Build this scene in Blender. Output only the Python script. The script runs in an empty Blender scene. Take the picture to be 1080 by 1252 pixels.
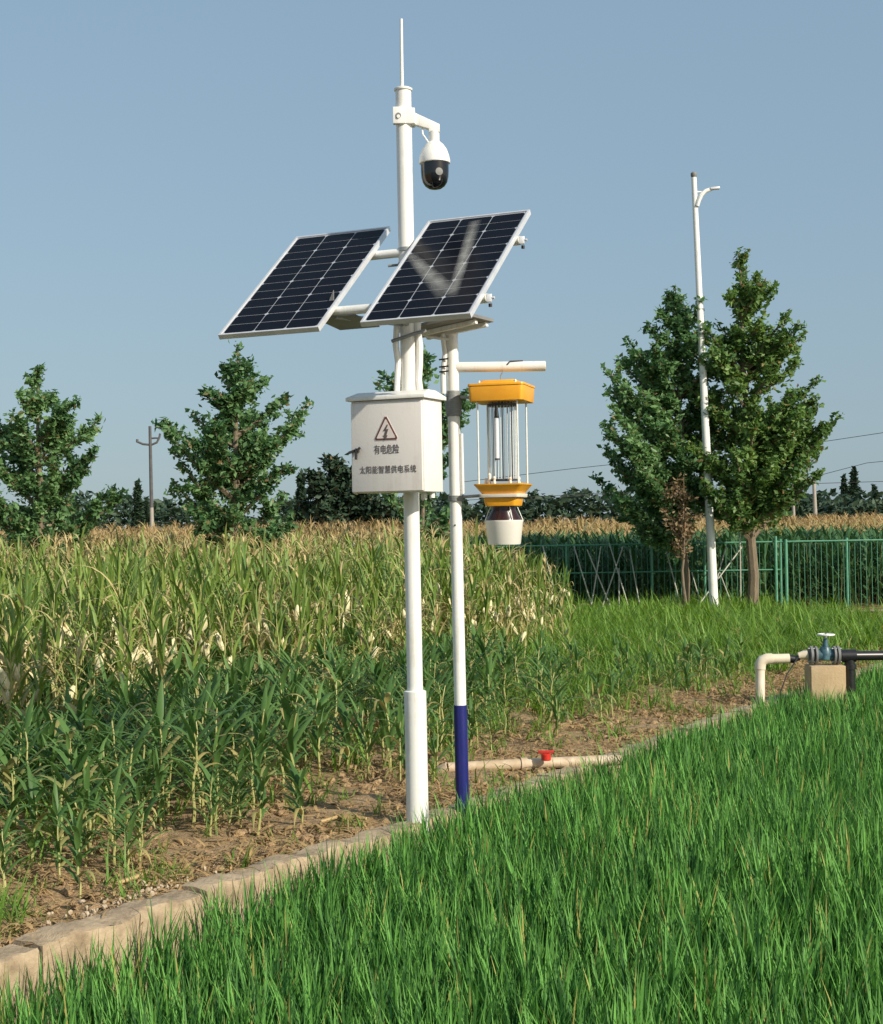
import bpy, bmesh, math, random
import numpy as np
from mathutils import Vector, Matrix

random.seed(7)
rng = np.random.default_rng(11)
SC = bpy.context.scene
COL = SC.collection
R = math.radians

# ------------------------------------------------------------------ camera
EYE, F, CX, CY = 2.04, 1790.0, 540.0, 626.0          # eye height (m), focal length and centre in photo pixels
ROLL, PITCH = R(1.0), math.atan(15 / F)
FW = Vector((0, math.cos(PITCH), math.sin(PITCH)))
_u0 = Vector((0, -math.sin(PITCH), math.cos(PITCH)))
RT = Vector((1, 0, 0)) * math.cos(ROLL) - _u0 * math.sin(ROLL)
UP = Vector((1, 0, 0)) * math.sin(ROLL) + _u0 * math.cos(ROLL)
CAMP = Vector((0, 0, EYE))
cam = bpy.data.objects.new('camera', bpy.data.cameras.new('camera'))
COL.objects.link(cam)
m = Matrix.Identity(4)
for i in range(3):
    m[i][0], m[i][1], m[i][2], m[i][3] = RT[i], UP[i], -FW[i], CAMP[i]
cam.matrix_world = m
cam.data.sensor_width = 36
cam.data.lens = F / 1252 * 36
cam.data.clip_start = 0.1
cam.data.clip_end = 6000
SC.camera = cam

# ------------------------------------------------------------------ world, sun, exposure
SUN_AZ, SUN_EL = R(48), R(30)          # azimuth measured from straight behind the camera towards the right
SUN = Vector((math.sin(SUN_AZ) * math.cos(SUN_EL), -math.cos(SUN_AZ) * math.cos(SUN_EL), math.sin(SUN_EL)))
W = bpy.data.worlds.new('World')
SC.world = W
W.use_nodes = True
nt = W.node_tree
nt.nodes.clear()
sky = nt.nodes.new('ShaderNodeTexSky')
sky.sky_type = 'NISHITA'
sky.sun_disc = False
sky.sun_elevation = SUN_EL
sky.sun_rotation = math.atan2(SUN.x, SUN.y)
sky.air_density = 1.5
sky.dust_density = 2.5
sky.ozone_density = 1.0
bg = nt.nodes.new('ShaderNodeBackground')
bg.inputs['Strength'].default_value = 0.05
wo = nt.nodes.new('ShaderNodeOutputWorld')
# thin high haze: the dome's lowest band lifted a little, and an even pale veil over all of it
wtc = nt.nodes.new('ShaderNodeTexCoord')
wmp = nt.nodes.new('ShaderNodeMapping')
wmp.inputs['Location'].default_value = (0, 0, 0.065); wmp.inputs['Scale'].default_value = (1, 1, 0.935)
nt.links.new(wtc.outputs['Generated'], wmp.inputs['Vector'])
wnm = nt.nodes.new('ShaderNodeVectorMath'); wnm.operation = 'NORMALIZE'
nt.links.new(wmp.outputs[0], wnm.inputs[0])
nt.links.new(wnm.outputs[0], sky.inputs[0])
veil = nt.nodes.new('ShaderNodeVectorMath'); veil.operation = 'ADD'
veil.inputs[1].default_value = (3.10, 4.72, 6.40)
nt.links.new(sky.outputs[0], veil.inputs[0])
nt.links.new(veil.outputs[0], bg.inputs['Color'])
nt.links.new(bg.outputs[0], wo.inputs['Surface'])

sl = bpy.data.lights.new('sun', 'SUN')
sl.energy = 5.0
sl.angle = R(0.6)
sl.color = (1.0, 0.92, 0.78)
so = bpy.data.objects.new('sun', sl)
so.rotation_euler = SUN.to_track_quat('Z', 'Y').to_euler()
so.location = (20, -20, 20)
COL.objects.link(so)

SC.view_settings.view_transform = 'Standard'
SC.view_settings.look = 'None'
SC.view_settings.gamma = 1
SC.view_settings.use_curve_mapping = False
SC.view_settings.exposure = 0.08
SC.cycles.max_bounces = 6
SC.cycles.transparent_max_bounces = 8

# ------------------------------------------------------------------ placing helpers
def ray(px, py):
    return FW + RT * ((px - CX) / F) - UP * ((py - CY) / F)

def at(px, py, Y):
    d = ray(px, py)
    return CAMP + d * (Y / d.y)

def gnd(px, py, z=0.0):
    d = ray(px, py)
    return CAMP + d * ((z - EYE) / d.z)

def proj(p):
    d = Vector(p) - CAMP
    z = d.dot(FW)
    return CX + F * d.dot(RT) / z, CY - F * d.dot(UP) / z, z

K0 = Vector((-0.45, 9.55, 0))          # a point of the kerb's centre line, its direction and its normal (towards the field)
KD = Vector((0.527, 0.85, 0)).normalized()
KN = Vector((-KD.y, KD.x, 0))
def st(s, t, z=0.0):
    p = K0 + KD * s + KN * t
    return Vector((p.x, p.y, z))
def to_st(x, y):
    d = Vector((x, y, 0)) - K0
    return d.dot(KD), d.dot(KN)

# ------------------------------------------------------------------ materials
def newmat(name):
    m_ = bpy.data.materials.new(name)
    m_.use_nodes = True
    t = m_.node_tree
    return m_, t, t.nodes['Principled BSDF']

def noise(t, scale, detail=4, rough=0.6, coord='Object', stretch=None):
    tc = t.nodes.new('ShaderNodeTexCoord')
    n = t.nodes.new('ShaderNodeTexNoise')
    n.inputs['Scale'].default_value = scale
    n.inputs['Detail'].default_value = detail
    n.inputs['Roughness'].default_value = rough
    src = tc.outputs[coord]
    if stretch:
        mp = t.nodes.new('ShaderNodeMapping')
        mp.inputs['Scale'].default_value = stretch
        t.links.new(src, mp.inputs['Vector'])
        src = mp.outputs['Vector']
    t.links.new(src, n.inputs['Vector'])
    return n.outputs['Fac']

def ramp(t, fac, stops):
    r_ = t.nodes.new('ShaderNodeValToRGB')
    e = r_.color_ramp.elements
    while len(e) < len(stops):
        e.new(0.5)
    for el, (p, c) in zip(e, stops):
        el.position = p
        el.color = (*c, 1)
    t.links.new(fac, r_.inputs['Fac'])
    return r_.outputs['Color']

def bump(t, b, fac, strength, dist=0.01):
    n = t.nodes.new('ShaderNodeBump')
    n.inputs['Strength'].default_value = strength
    n.inputs['Distance'].default_value = dist
    t.links.new(fac, n.inputs['Height'])
    t.links.new(n.outputs['Normal'], b.inputs['Normal'])

def mat(name, c1, c2=None, scale=8, rough=0.5, metal=0.0, bumpv=0.0, bscale=None, stretch=None, pos=(0.35, 0.7), spec=0.5):
    m_, t, b = newmat(name)
    c2 = c2 or c1
    f = noise(t, scale, stretch=stretch)
    t.links.new(ramp(t, f, [(pos[0], c1), (pos[1], c2)]), b.inputs['Base Color'])
    b.inputs['Roughness'].default_value = rough
    b.inputs['Metallic'].default_value = metal
    b.inputs['Specular IOR Level'].default_value = spec
    if bumpv:
        bump(t, b, noise(t, bscale or scale * 3), bumpv)
    return m_

def leafmat(name, green_dark, green_light, dry, transl=0.35, rough=0.45, objvar=0.25, spec=0.4):
    """Leaf colour from the mesh attributes 'var' (tone of the green) and 'dry' (how withered), some of it let through."""
    m_, t, b = newmat(name)
    av = t.nodes.new('ShaderNodeAttribute'); av.attribute_name = 'var'
    ad = t.nodes.new('ShaderNodeAttribute'); ad.attribute_name = 'dry'
    oi = t.nodes.new('ShaderNodeObjectInfo')
    ma = t.nodes.new('ShaderNodeMath'); ma.operation = 'MULTIPLY_ADD'
    t.links.new(oi.outputs['Random'], ma.inputs[0]); ma.inputs[1].default_value = objvar
    t.links.new(av.outputs['Fac'], ma.inputs[2])
    cg = ramp(t, ma.outputs[0], [(0.1, green_dark), (1.0, green_light)])
    mx = t.nodes.new('ShaderNodeMix'); mx.data_type = 'RGBA'
    t.links.new(ad.outputs['Fac'], mx.inputs[0]); t.links.new(cg, mx.inputs[6]); mx.inputs[7].default_value = (*dry, 1)
    t.links.new(mx.outputs[2], b.inputs['Base Color'])
    b.inputs['Roughness'].default_value = rough
    b.inputs['Specular IOR Level'].default_value = spec
    tr = t.nodes.new('ShaderNodeBsdfTranslucent')
    hs = t.nodes.new('ShaderNodeHueSaturation'); hs.inputs['Saturation'].default_value = 1.15; hs.inputs['Value'].default_value = 1.1; hs.inputs['Hue'].default_value = 0.49
    t.links.new(mx.outputs[2], hs.inputs['Color']); t.links.new(hs.outputs[0], tr.inputs['Color'])
    ms = t.nodes.new('ShaderNodeMixShader'); ms.inputs[0].default_value = transl
    t.links.new(b.outputs[0], ms.inputs[1]); t.links.new(tr.outputs[0], ms.inputs[2])
    t.links.new(ms.outputs[0], t.nodes['Material Output'].inputs['Surface'])
    return m_

M = {}
def painted(name, c, cd, rough):
    m_, t, b = newmat(name)
    f1 = noise(t, 26, 5, 0.65, stretch=(1, 1, 0.06))
    f2 = noise(t, 3.0, 5, 0.7)
    mu = t.nodes.new('ShaderNodeMath'); mu.operation = 'MULTIPLY'
    t.links.new(f1, mu.inputs[0]); t.links.new(f2, mu.inputs[1])
    t.links.new(ramp(t, mu.outputs[0], [(0.26, c), (0.46, cd)]), b.inputs['Base Color'])
    b.inputs['Roughness'].default_value = rough
    bump(t, b, noise(t, 70, 3), 0.06)
    return m_
M['white'] = painted('white_paint', (0.80, 0.79, 0.75), (0.60, 0.56, 0.49), 0.38)
M['boxpaint'] = painted('box_paint', (0.77, 0.725, 0.685), (0.64, 0.585, 0.53), 0.42)
M['galv'] = mat('galvanised', (0.42, 0.43, 0.43), (0.30, 0.31, 0.31), 14, 0.45, metal=0.6)
M['alu'] = mat('aluminium', (0.74, 0.74, 0.75), (0.62, 0.62, 0.64), 10, 0.38, metal=0.35)
M['greyplate'] = mat('grey_plate', (0.22, 0.22, 0.21), (0.15, 0.15, 0.15), 7, 0.6)
M['tape'] = mat('grey_tape', (0.24, 0.25, 0.25), (0.17, 0.18, 0.18), 20, 0.55, bumpv=0.4, stretch=(1, 1, 6))
M['black'] = mat('black_plastic', (0.012, 0.012, 0.014), (0.02, 0.02, 0.022), 20, 0.35)
M['domeglass'] = mat('smoked_dome', (0.006, 0.006, 0.008), (0.010, 0.010, 0.012), 3, 0.06, spec=0.7)
M['litterleaf'] = leafmat('dry_litter', (0.2, 0.12, 0.05), (0.3, 0.2, 0.1), (0.46, 0.31, 0.14), 0.2, 0.8, 0.3)
M['cell'] = mat('solar_cell', (0.003, 0.0035, 0.007), (0.005, 0.006, 0.011), 3, 0.25, spec=0.06)
M['backsheet'] = mat('backsheet', (0.44, 0.46, 0.50), (0.38, 0.40, 0.43), 5, 0.3)
M['navy'] = mat('navy_paint', (0.012, 0.016, 0.13), (0.02, 0.022, 0.15), 8, 0.32, bumpv=0.05, bscale=40, stretch=(3, 3, 0.6))
M['orange'] = mat('orange_plastic', (0.84, 0.39, 0.025), (0.74, 0.31, 0.018), 6, 0.38, bumpv=0.05)
M['brown'] = mat('brown_plastic', (0.022, 0.006, 0.005), (0.035, 0.009, 0.007), 10, 0.25)
M['ivory'] = mat('ivory_plastic', (0.74, 0.68, 0.58), (0.66, 0.60, 0.50), 4, 0.45)
M['print'] = mat('dark_print', (0.10, 0.075, 0.07), (0.14, 0.11, 0.10), 30, 0.6)
M['signborder'] = mat('sign_border', (0.13, 0.045, 0.04), (0.16, 0.06, 0.05), 20, 0.55)
M['signwhite'] = mat('sign_face', (0.82, 0.72, 0.68), (0.78, 0.68, 0.64), 8, 0.5)
M['wirewhite'] = mat('bright_wire', (0.78, 0.78, 0.74), (0.68, 0.68, 0.63), 20, 0.35)
M['wiredark'] = mat('dark_wire', (0.05, 0.045, 0.05), (0.03, 0.03, 0.03), 20, 0.5)
M['tube'] = mat('lamp_glass', (0.80, 0.78, 0.80), (0.75, 0.74, 0.78), 5, 0.15)
M['concrete'] = mat('old_concrete', (0.24, 0.175, 0.11), (0.43, 0.33, 0.215), 9, 0.95, bumpv=0.9, bscale=35, pos=(0.3, 0.62))
M['block'] = mat('block_concrete', (0.42, 0.30, 0.17), (0.50, 0.38, 0.23), 5, 0.9, bumpv=0.5, bscale=40)
M['polecon'] = mat('pole_concrete', (0.36, 0.33, 0.28), (0.28, 0.26, 0.23), 3, 0.9)
M['poledark'] = mat('pole_dark', (0.10, 0.10, 0.10), (0.07, 0.07, 0.075), 3, 0.9)
M['pvc'] = mat('pvc_pipe', (0.76, 0.68, 0.56), (0.66, 0.55, 0.40), 5, 0.4, bumpv=0.1)
M['pvcold'] = mat('dusty_pvc', (0.62, 0.50, 0.36), (0.44, 0.33, 0.21), 6, 0.6, bumpv=0.2, pos=(0.35, 0.6))
M['bucketwhite'] = mat('white_bucket', (0.80, 0.765, 0.71), (0.72, 0.68, 0.61), 5, 0.4)
M['blue'] = mat('valve_blue', (0.02, 0.065, 0.09), (0.07, 0.15, 0.18), 22, 0.4)
M['red'] = mat('red_plastic', (0.55, 0.03, 0.015), (0.45, 0.02, 0.012), 16, 0.4)
M['greenpaint'] = mat('green_fence_paint', (0.07, 0.25, 0.155), (0.12, 0.33, 0.22), 12, 0.45)
M['bamboo'] = mat('bamboo', (0.33, 0.34, 0.27), (0.44, 0.43, 0.35), 9, 0.6)
M['bark'] = mat('bark', (0.22, 0.17, 0.11), (0.13, 0.10, 0.07), 14, 0.9, bumpv=0.8, stretch=(3, 3, 0.5))
M['straw'] = mat('straw', (0.50, 0.36, 0.17), (0.34, 0.22, 0.09), 6, 0.8)
M['husk'] = mat('pale_husk', (0.72, 0.66, 0.42), (0.62, 0.52, 0.28), 18, 0.6, bumpv=0.3, stretch=(4, 4, 0.6))
M['stalk'] = mat('pale_stalk', (0.32, 0.34, 0.11), (0.44, 0.38, 0.17), 6, 0.5)
M['pebble'] = mat('pebble', (0.50, 0.40, 0.28), (0.34, 0.26, 0.17), 12, 0.85)
M['rice'] = leafmat('rice_leaf', (0.010, 0.070, 0.020), (0.165, 0.405, 0.085), (0.50, 0.44, 0.14), 0.27, 0.55, 0.35, 0.16)
M['corn'] = leafmat('maize_leaf', (0.045, 0.12, 0.022), (0.26, 0.36, 0.075), (0.60, 0.47, 0.23), 0.24, 0.5, 0.3)
M['young'] = leafmat('young_maize_leaf', (0.036, 0.100, 0.028), (0.145, 0.265, 0.075), (0.45, 0.38, 0.15), 0.32, 0.45, 0.3, 0.25)
M['weed'] = leafmat('weed_leaf', (0.055, 0.14, 0.02), (0.20, 0.35, 0.055), (0.45, 0.36, 0.15), 0.36, 0.5, 0.4)
M['tree'] = leafmat('tree_leaf', (0.034, 0.11, 0.040), (0.25, 0.42, 0.17), (0.24, 0.15, 0.07), 0.42, 0.4, 0.1)
M['treeyellow'] = leafmat('tree_leaf_yellowish', (0.045, 0.12, 0.032), (0.28, 0.43, 0.125), (0.30, 0.16, 0.07), 0.42, 0.45, 0.1)
M['deep'] = leafmat('deep_maize_leaf', (0.024, 0.085, 0.030), (0.085, 0.18, 0.065), (0.45, 0.36, 0.16), 0.25, 0.45, 0.3)
M['straw_leaf'] = leafmat('straw_maize_leaf', (0.17, 0.20, 0.06), (0.30, 0.28, 0.09), (0.52, 0.37, 0.18), 0.3, 0.6, 0.3)
M['dark'] = leafmat('conifer_leaf', (0.014, 0.034, 0.020), (0.045, 0.085, 0.042), (0.2, 0.15, 0.08), 0.15, 0.6, 0.1)
M['brownleaf'] = leafmat('withered_leaf', (0.17, 0.13, 0.07), (0.30, 0.20, 0.11), (0.27, 0.13, 0.07), 0.25, 0.7, 0.1)

# soil: brown earth with darker damp and pale dry patches, straw-coloured flecks
m_, t, b = newmat('soil')
n1 = noise(t, 0.9, 6, 0.65); n2 = noise(t, 14, 6, 0.7); n3 = noise(t, 60, 3, 0.7)
c1 = ramp(t, n1, [(0.3, (0.24, 0.15, 0.08)), (0.7, (0.42, 0.29, 0.16))])
c2 = ramp(t, n2, [(0.33, (0.12, 0.075, 0.04)), (0.5, (0.41, 0.27, 0.135)), (0.72, (0.56, 0.42, 0.25))])
mx = t.nodes.new('ShaderNodeMix'); mx.data_type = 'RGBA'; mx.inputs[0].default_value = 0.6
t.links.new(c1, mx.inputs[6]); t.links.new(c2, mx.inputs[7]); t.links.new(mx.outputs[2], b.inputs['Base Color'])
b.inputs['Roughness'].default_value = 0.95
ad_ = t.nodes.new('ShaderNodeMath'); ad_.operation = 'ADD'
t.links.new(n2, ad_.inputs[0]); t.links.new(n3, ad_.inputs[1])
bump(t, b, ad_.outputs[0], 0.9, 0.03)
M['soil'] = m_
M['mud'] = mat('wet_mud', (0.03, 0.027, 0.018), (0.05, 0.042, 0.026), 2.5, 0.25, bumpv=0.3, bscale=9)
M['track'] = mat('dirt_track', (0.40, 0.32, 0.22), (0.30, 0.23, 0.15), 2, 0.95, bumpv=0.4)

# glare painted as streaks on the glass of one panel: pale, thinning out towards their edges
m_, t, b = newmat('glare_film')
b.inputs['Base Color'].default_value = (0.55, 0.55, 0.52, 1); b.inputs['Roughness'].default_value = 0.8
uv = t.nodes.new('ShaderNodeAttribute'); uv.attribute_name = 'glare'
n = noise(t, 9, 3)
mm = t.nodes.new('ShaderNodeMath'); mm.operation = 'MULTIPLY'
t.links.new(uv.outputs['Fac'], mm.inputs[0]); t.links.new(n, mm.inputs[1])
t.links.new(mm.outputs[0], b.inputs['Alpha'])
M['painted_glare'] = m_

# ------------------------------------------------------------------ mesh builder
class MB:
    def __init__(self):
        self.v, self.f, self.sm = [], [], []
    def add(self, vs, fs, smooth=False):
        o = len(self.v)
        self.v += [tuple(x) for x in vs]
        self.f += [tuple(i + o for i in f_) for f_ in fs]
        self.sm += [smooth] * len(fs)
        return self
    def box(self, c, size, rot=None):
        x, y, z = (q / 2 for q in size)
        vs = [Vector(p) for p in ((-x, -y, -z), (x, -y, -z), (x, y, -z), (-x, y, -z), (-x, -y, z), (x, -y, z), (x, y, z), (-x, y, z))]
        if rot is not None:
            vs = [rot @ q for q in vs]
        c = Vector(c)
        return self.add([q + c for q in vs], [(3, 2, 1, 0), (4, 5, 6, 7), (0, 1, 5, 4), (1, 2, 6, 5), (2, 3, 7, 6), (3, 0, 4, 7)])
    def tube(self, pts, rad, n=10, caps=True):
        pts = [Vector(p) for p in pts]
        if not hasattr(rad, '__len__'):
            rad = [rad] * len(pts)
        vs, fs = [], []
        pu = None
        for i, p in enumerate(pts):
            d = (pts[min(i + 1, len(pts) - 1)] - pts[max(i - 1, 0)]).normalized()
            if pu is None:
                a = Vector((0, 0, 1)) if abs(d.z) < 0.9 else Vector((1, 0, 0))
                pu = d.cross(a).normalized()
            pu = (pu - d * pu.dot(d)).normalized()
            w = d.cross(pu)
            for k in range(n):
                a = 2 * math.pi * k / n
                vs.append(p + (pu * math.cos(a) + w * math.sin(a)) * rad[i])
        for i in range(len(pts) - 1):
            for k in range(n):
                k2 = (k + 1) % n
                fs.append((i * n + k, i * n + k2, (i + 1) * n + k2, (i + 1) * n + k))
        self.add(vs, fs, True)
        if caps:
            o = len(self.v) - len(vs)
            self.f.append(tuple(o + k for k in reversed(range(n)))); self.sm.append(False)
            self.f.append(tuple(o + (len(pts) - 1) * n + k for k in range(n))); self.sm.append(False)
        return self
    def lathe(self, prof, n=24, c=(0, 0, 0), smooth=True):
        """prof: (radius, z) from the bottom up."""
        c = Vector(c)
        vs = [c + Vector((r_ * math.cos(2 * math.pi * k / n), r_ * math.sin(2 * math.pi * k / n), z)) for r_, z in prof for k in range(n)]
        fs = [(i * n + k, i * n + (k + 1) % n, (i + 1) * n + (k + 1) % n, (i + 1) * n + k) for i in range(len(prof) - 1) for k in range(n)]
        fs += [tuple(reversed(range(n))), tuple((len(prof) - 1) * n + k for k in range(n))]
        self.add(vs, fs, smooth)
        self.sm[-1] = self.sm[-2] = False
        return self
    def prism(self, poly, z0, z1, M4=None):
        n = len(poly)
        vs = [Vector((x, y, z0)) for x, y in poly] + [Vector((x, y, z1)) for x, y in poly]
        if M4 is not None:
            vs = [M4 @ q for q in vs]
        return self.add(vs, [tuple(reversed(range(n))), tuple(range(n, 2 * n))] + [(k, (k + 1) % n, n + (k + 1) % n, n + k) for k in range(n)])
    def mesh(self, name, bevel=0):
        me = bpy.data.meshes.new(name)
        me.from_pydata(self.v, [], self.f)
        if bevel:
            bm = bmesh.new(); bm.from_mesh(me)
            bmesh.ops.remove_doubles(bm, verts=bm.verts, dist=1e-5)
            ed = [e for e in bm.edges if len(e.link_faces) == 2 and e.calc_face_angle(0) > 0.5]
            bmesh.ops.bevel(bm, geom=ed, offset=bevel, segments=2, affect='EDGES', profile=0.6)
            bm.to_mesh(me); bm.free()
        me.polygons.foreach_set('use_smooth', [True] * len(me.polygons))
        me.set_sharp_from_angle(angle=R(36))
        return me

def link(name, me, material=None, parent=None):
    o = bpy.data.objects.new(name, me)
    if material is not None and me is not None and not me.materials:
        me.materials.append(M[material] if isinstance(material, str) else material)
    COL.objects.link(o)
    if parent is not None:
        o.parent = parent
    return o

def part(name, mb, material, parent=None, bevel=0):
    return link(name, mb.mesh(name, bevel) if isinstance(mb, MB) else mb, material, parent)

def tag(o, label=None, cat=None, group=None, kind=None):
    for k, v in (('label', label), ('category', cat), ('group', group), ('kind', kind)):
        if v:
            o[k] = v
    return o

def thing(name, label, cat, loc=(0, 0, 0), rz=0.0, group=None):
    o = bpy.data.objects.new(name, None)
    COL.objects.link(o)
    o.location = loc
    o.rotation_euler = (0, 0, rz)
    o.empty_display_size = 0.2
    return tag(o, label, cat, group)

def struct(name, mb, material):
    return tag(part(name, mb, material), kind='structure')

def set_attr(me, name, vals):
    a = me.attributes.new(name, 'FLOAT', 'POINT')
    a.data.foreach_set('value', np.asarray(vals, dtype=np.float32))

# scattered stuff: one object whose points carry copies of a few source meshes
def scatter(name, pts, rots, scls, ids, sources, kind='stuff', label=None):
    coll = bpy.data.collections.new(name + '_sources')
    for i, me in enumerate(sources):
        coll.objects.link(bpy.data.objects.new('%s_source_%03d' % (name, i), me))
    me = bpy.data.meshes.new(name)
    me.from_pydata([tuple(p) for p in pts], [], [])
    a = me.attributes.new('rot', 'FLOAT_VECTOR', 'POINT'); a.data.foreach_set('vector', np.asarray(rots, dtype=np.float32).ravel())
    a = me.attributes.new('scl', 'FLOAT', 'POINT'); a.data.foreach_set('value', np.asarray(scls, dtype=np.float32))
    a = me.attributes.new('pid', 'INT', 'POINT'); a.data.foreach_set('value', np.asarray(ids, dtype=np.int32))
    o = link(name, me)
    g = bpy.data.node_groups.new(name + '_nodes', 'GeometryNodeTree')
    g.interface.new_socket('Geometry', in_out='INPUT', socket_type='NodeSocketGeometry')
    g.interface.new_socket('Geometry', in_out='OUTPUT', socket_type='NodeSocketGeometry')
    N, L = g.nodes, g.links
    gi, go = N.new('NodeGroupInput'), N.new('NodeGroupOutput')
    ci = N.new('GeometryNodeCollectionInfo')
    ci.inputs['Collection'].default_value = coll
    ci.inputs['Separate Children'].default_value = True
    ci.inputs['Reset Children'].default_value = True
    ip = N.new('GeometryNodeInstanceOnPoints')
    ip.inputs['Pick Instance'].default_value = True
    def na(nm, dt):
        q = N.new('GeometryNodeInputNamedAttribute'); q.data_type = dt; q.inputs['Name'].default_value = nm
        return q.outputs['Attribute']
    L.new(gi.outputs[0], ip.inputs['Points'])
    L.new(ci.outputs[0], ip.inputs['Instance'])
    L.new(na('pid', 'INT'), ip.inputs['Instance Index'])
    er = N.new('FunctionNodeEulerToRotation')
    L.new(na('rot', 'FLOAT_VECTOR'), er.inputs[0])
    L.new(er.outputs[0], ip.inputs['Rotation'])
    L.new(na('scl', 'FLOAT'), ip.inputs['Scale'])
    L.new(ip.outputs[0], go.inputs[0])
    md = o.modifiers.new('scatter', 'NODES')
    md.node_group = g
    return tag(o, label=label, kind=kind)

# ------------------------------------------------------------------ leaf blades
class Blades:
    def __init__(self):
        self.v, self.f, self.var, self.dry = [], [], [], []
    def blade(self, p0, az, length, width, el0, droop, nseg=6, fold=0.0, var=0.5, dry=0.0, side=0.0, prof=None, tipdry=0.0):
        """A strip that leaves p0 at elevation el0 and bends down by droop (radians) over its length."""
        o = len(self.v)
        p = Vector(p0)
        nx = 3 if fold else 2
        sd = Vector((-math.sin(az), math.cos(az), 0))
        for i in range(nseg + 1):
            u = i / nseg
            el = el0 - droop * u ** 1.4
            a = az + side * u
            d = Vector((math.cos(a) * math.cos(el), math.sin(a) * math.cos(el), math.sin(el)))
            if i:
                p = p + d * (length / nseg)
            w = width / 2 * (prof(u) if prof else min(1.0, 0.55 + 2.2 * u) * (1 - u ** 2.2))
            w = max(w, width * 0.02)
            nrm = sd.cross(d).normalized()
            if nx == 3:
                self.v += [tuple(p - sd * w + nrm * fold * w), tuple(p), tuple(p + sd * w + nrm * fold * w)]
            else:
                self.v += [tuple(p - sd * w), tuple(p + sd * w)]
            self.var += [min(1, max(0, var + 0.12 * (u - 0.5)))] * nx
            self.dry += [min(1, dry + tipdry * max(0, u - 0.55) / 0.45)] * nx
        for i in range(nseg):
            for k in range(nx - 1):
                a0 = o + i * nx + k
                self.f.append((a0, a0 + 1, a0 + nx + 1, a0 + nx))
        return self
    def merge(self, mb, var=0.5, dry=0.0):
        o = len(self.v)
        self.v += mb.v
        self.f += [tuple(i + o for i in f_) for f_ in mb.f]
        self.var += [var] * len(mb.v); self.dry += [dry] * len(mb.v)
        return self
    def mesh(self, name, material):
        me = bpy.data.meshes.new(name)
        me.from_pydata(self.v, [], self.f)
        set_attr(me, 'var', self.var); set_attr(me, 'dry', self.dry)
        me.polygons.foreach_set('use_smooth', [True] * len(self.f))
        me.materials.append(M[material])
        return me

ru = random.uniform

# ================================================================== SETTING
# field ground: a sheet in kerb coordinates, lumpy where it is near, flat to the horizon
def hgt(x, y):
    return 0.025 * math.sin(2.1 * x + 0.7) * math.sin(1.7 * y) + 0.02 * math.sin(5.3 * x + 1.1 * y) + 0.014 * math.sin(9.7 * y - 4.1 * x)
mb = MB()
ss = [-3000, -600, -150, -40] + list(np.arange(-12, 34, 0.22)) + [60, 200, 800, 3000]
tt = [0.06] + list(np.arange(0.25, 12, 0.2)) + [16, 24, 40, 90, 300, 1200, 4000]
vs = []
for s in ss:
    for t_ in tt:
        p = st(s, t_)
        nearw = max(0, min(1, (t_ - 0.1) / 0.5)) if t_ < 12 and -12 <= s <= 34 else 0
        z = (hgt(p.x, p.y) + ru(-0.02, 0.02)) * nearw
        vs.append((p.x, p.y, z - 0.01))
nT = len(tt)
mb.add(vs, [(i * nT + j, (i + 1) * nT + j, (i + 1) * nT + j + 1, i * nT + j + 1) for i in range(len(ss) - 1) for j in range(nT - 1)], True)
struct('field_ground', mb, 'soil')
mb = MB()
a, b_, c, d = st(-3000, 0.02, -0.36), st(3000, 0.02, -0.36), st(3000, -3000, -0.36), st(-3000, -3000, -0.36)
mb.add([a, b_, c, d], [(3, 2, 1, 0)])
struct('paddy_mud', mb, 'mud')

# kerb: cast lengths with open joints, each a little out of line
kerb = bpy.data.objects.new('concrete_kerb', None)
COL.objects.link(kerb)
tag(kerb, kind='structure')
s = -9.0
joints = [-9.0, -7.4, -5.9, -4.4, -2.9, -1.72, -0.4, 1.0, 2.4, 3.8, 5.2, 6.7, 8.2, 9.8, 11.5, 13.2, 15, 17, 19, 21.5, 24]
for i in range(len(joints) - 1):
    s0, s1 = joints[i] + 0.012, joints[i + 1] - (0.05 if i == 4 else 0.012)
    dz, dt = ru(-0.012, 0.012), ru(-0.012, 0.012)
    wide = 0.10 if i >= 5 else 0.125
    dt += 0.05 if i >= 5 else 0.0
    dz += 0.012 if i in (4, 5) else 0
    mb = MB()
    nn = 26
    prof = [(-0.115, -0.5), (-0.105, -0.03), (-0.096, 0.022), (-0.083, 0.032), (-0.01, 0.036), (wide - 0.02, 0.030), (wide, 0.005), (wide, -0.45)]
    vs = []
    for k in range(nn + 1):
        sk = s0 + (s1 - s0) * k / nn
        for (q, z) in prof:
            j = ru(-0.011, 0.011) + 0.012 * math.sin(sk * 7.3 + q * 20)
            vs.append(st(sk, q + dt + j + 0.026 * max(0, -sk), z + dz + ru(-0.009, 0.009) + 0.008 * math.sin(sk * 11.1) - (0.03 if random.random() < 0.05 else 0)))
    n = len(prof)
    fs = [(k * n + q, k * n + q + 1, (k + 1) * n + q + 1, (k + 1) * n + q) for k in range(nn) for q in range(n - 1)]
    fs += [tuple(range(n)), tuple(nn * n + q for q in reversed(range(n)))]
    mb.add(vs, [tuple(reversed(f_)) for f_ in fs], True)
    part('kerb_block', mb, 'concrete', kerb)

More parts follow.
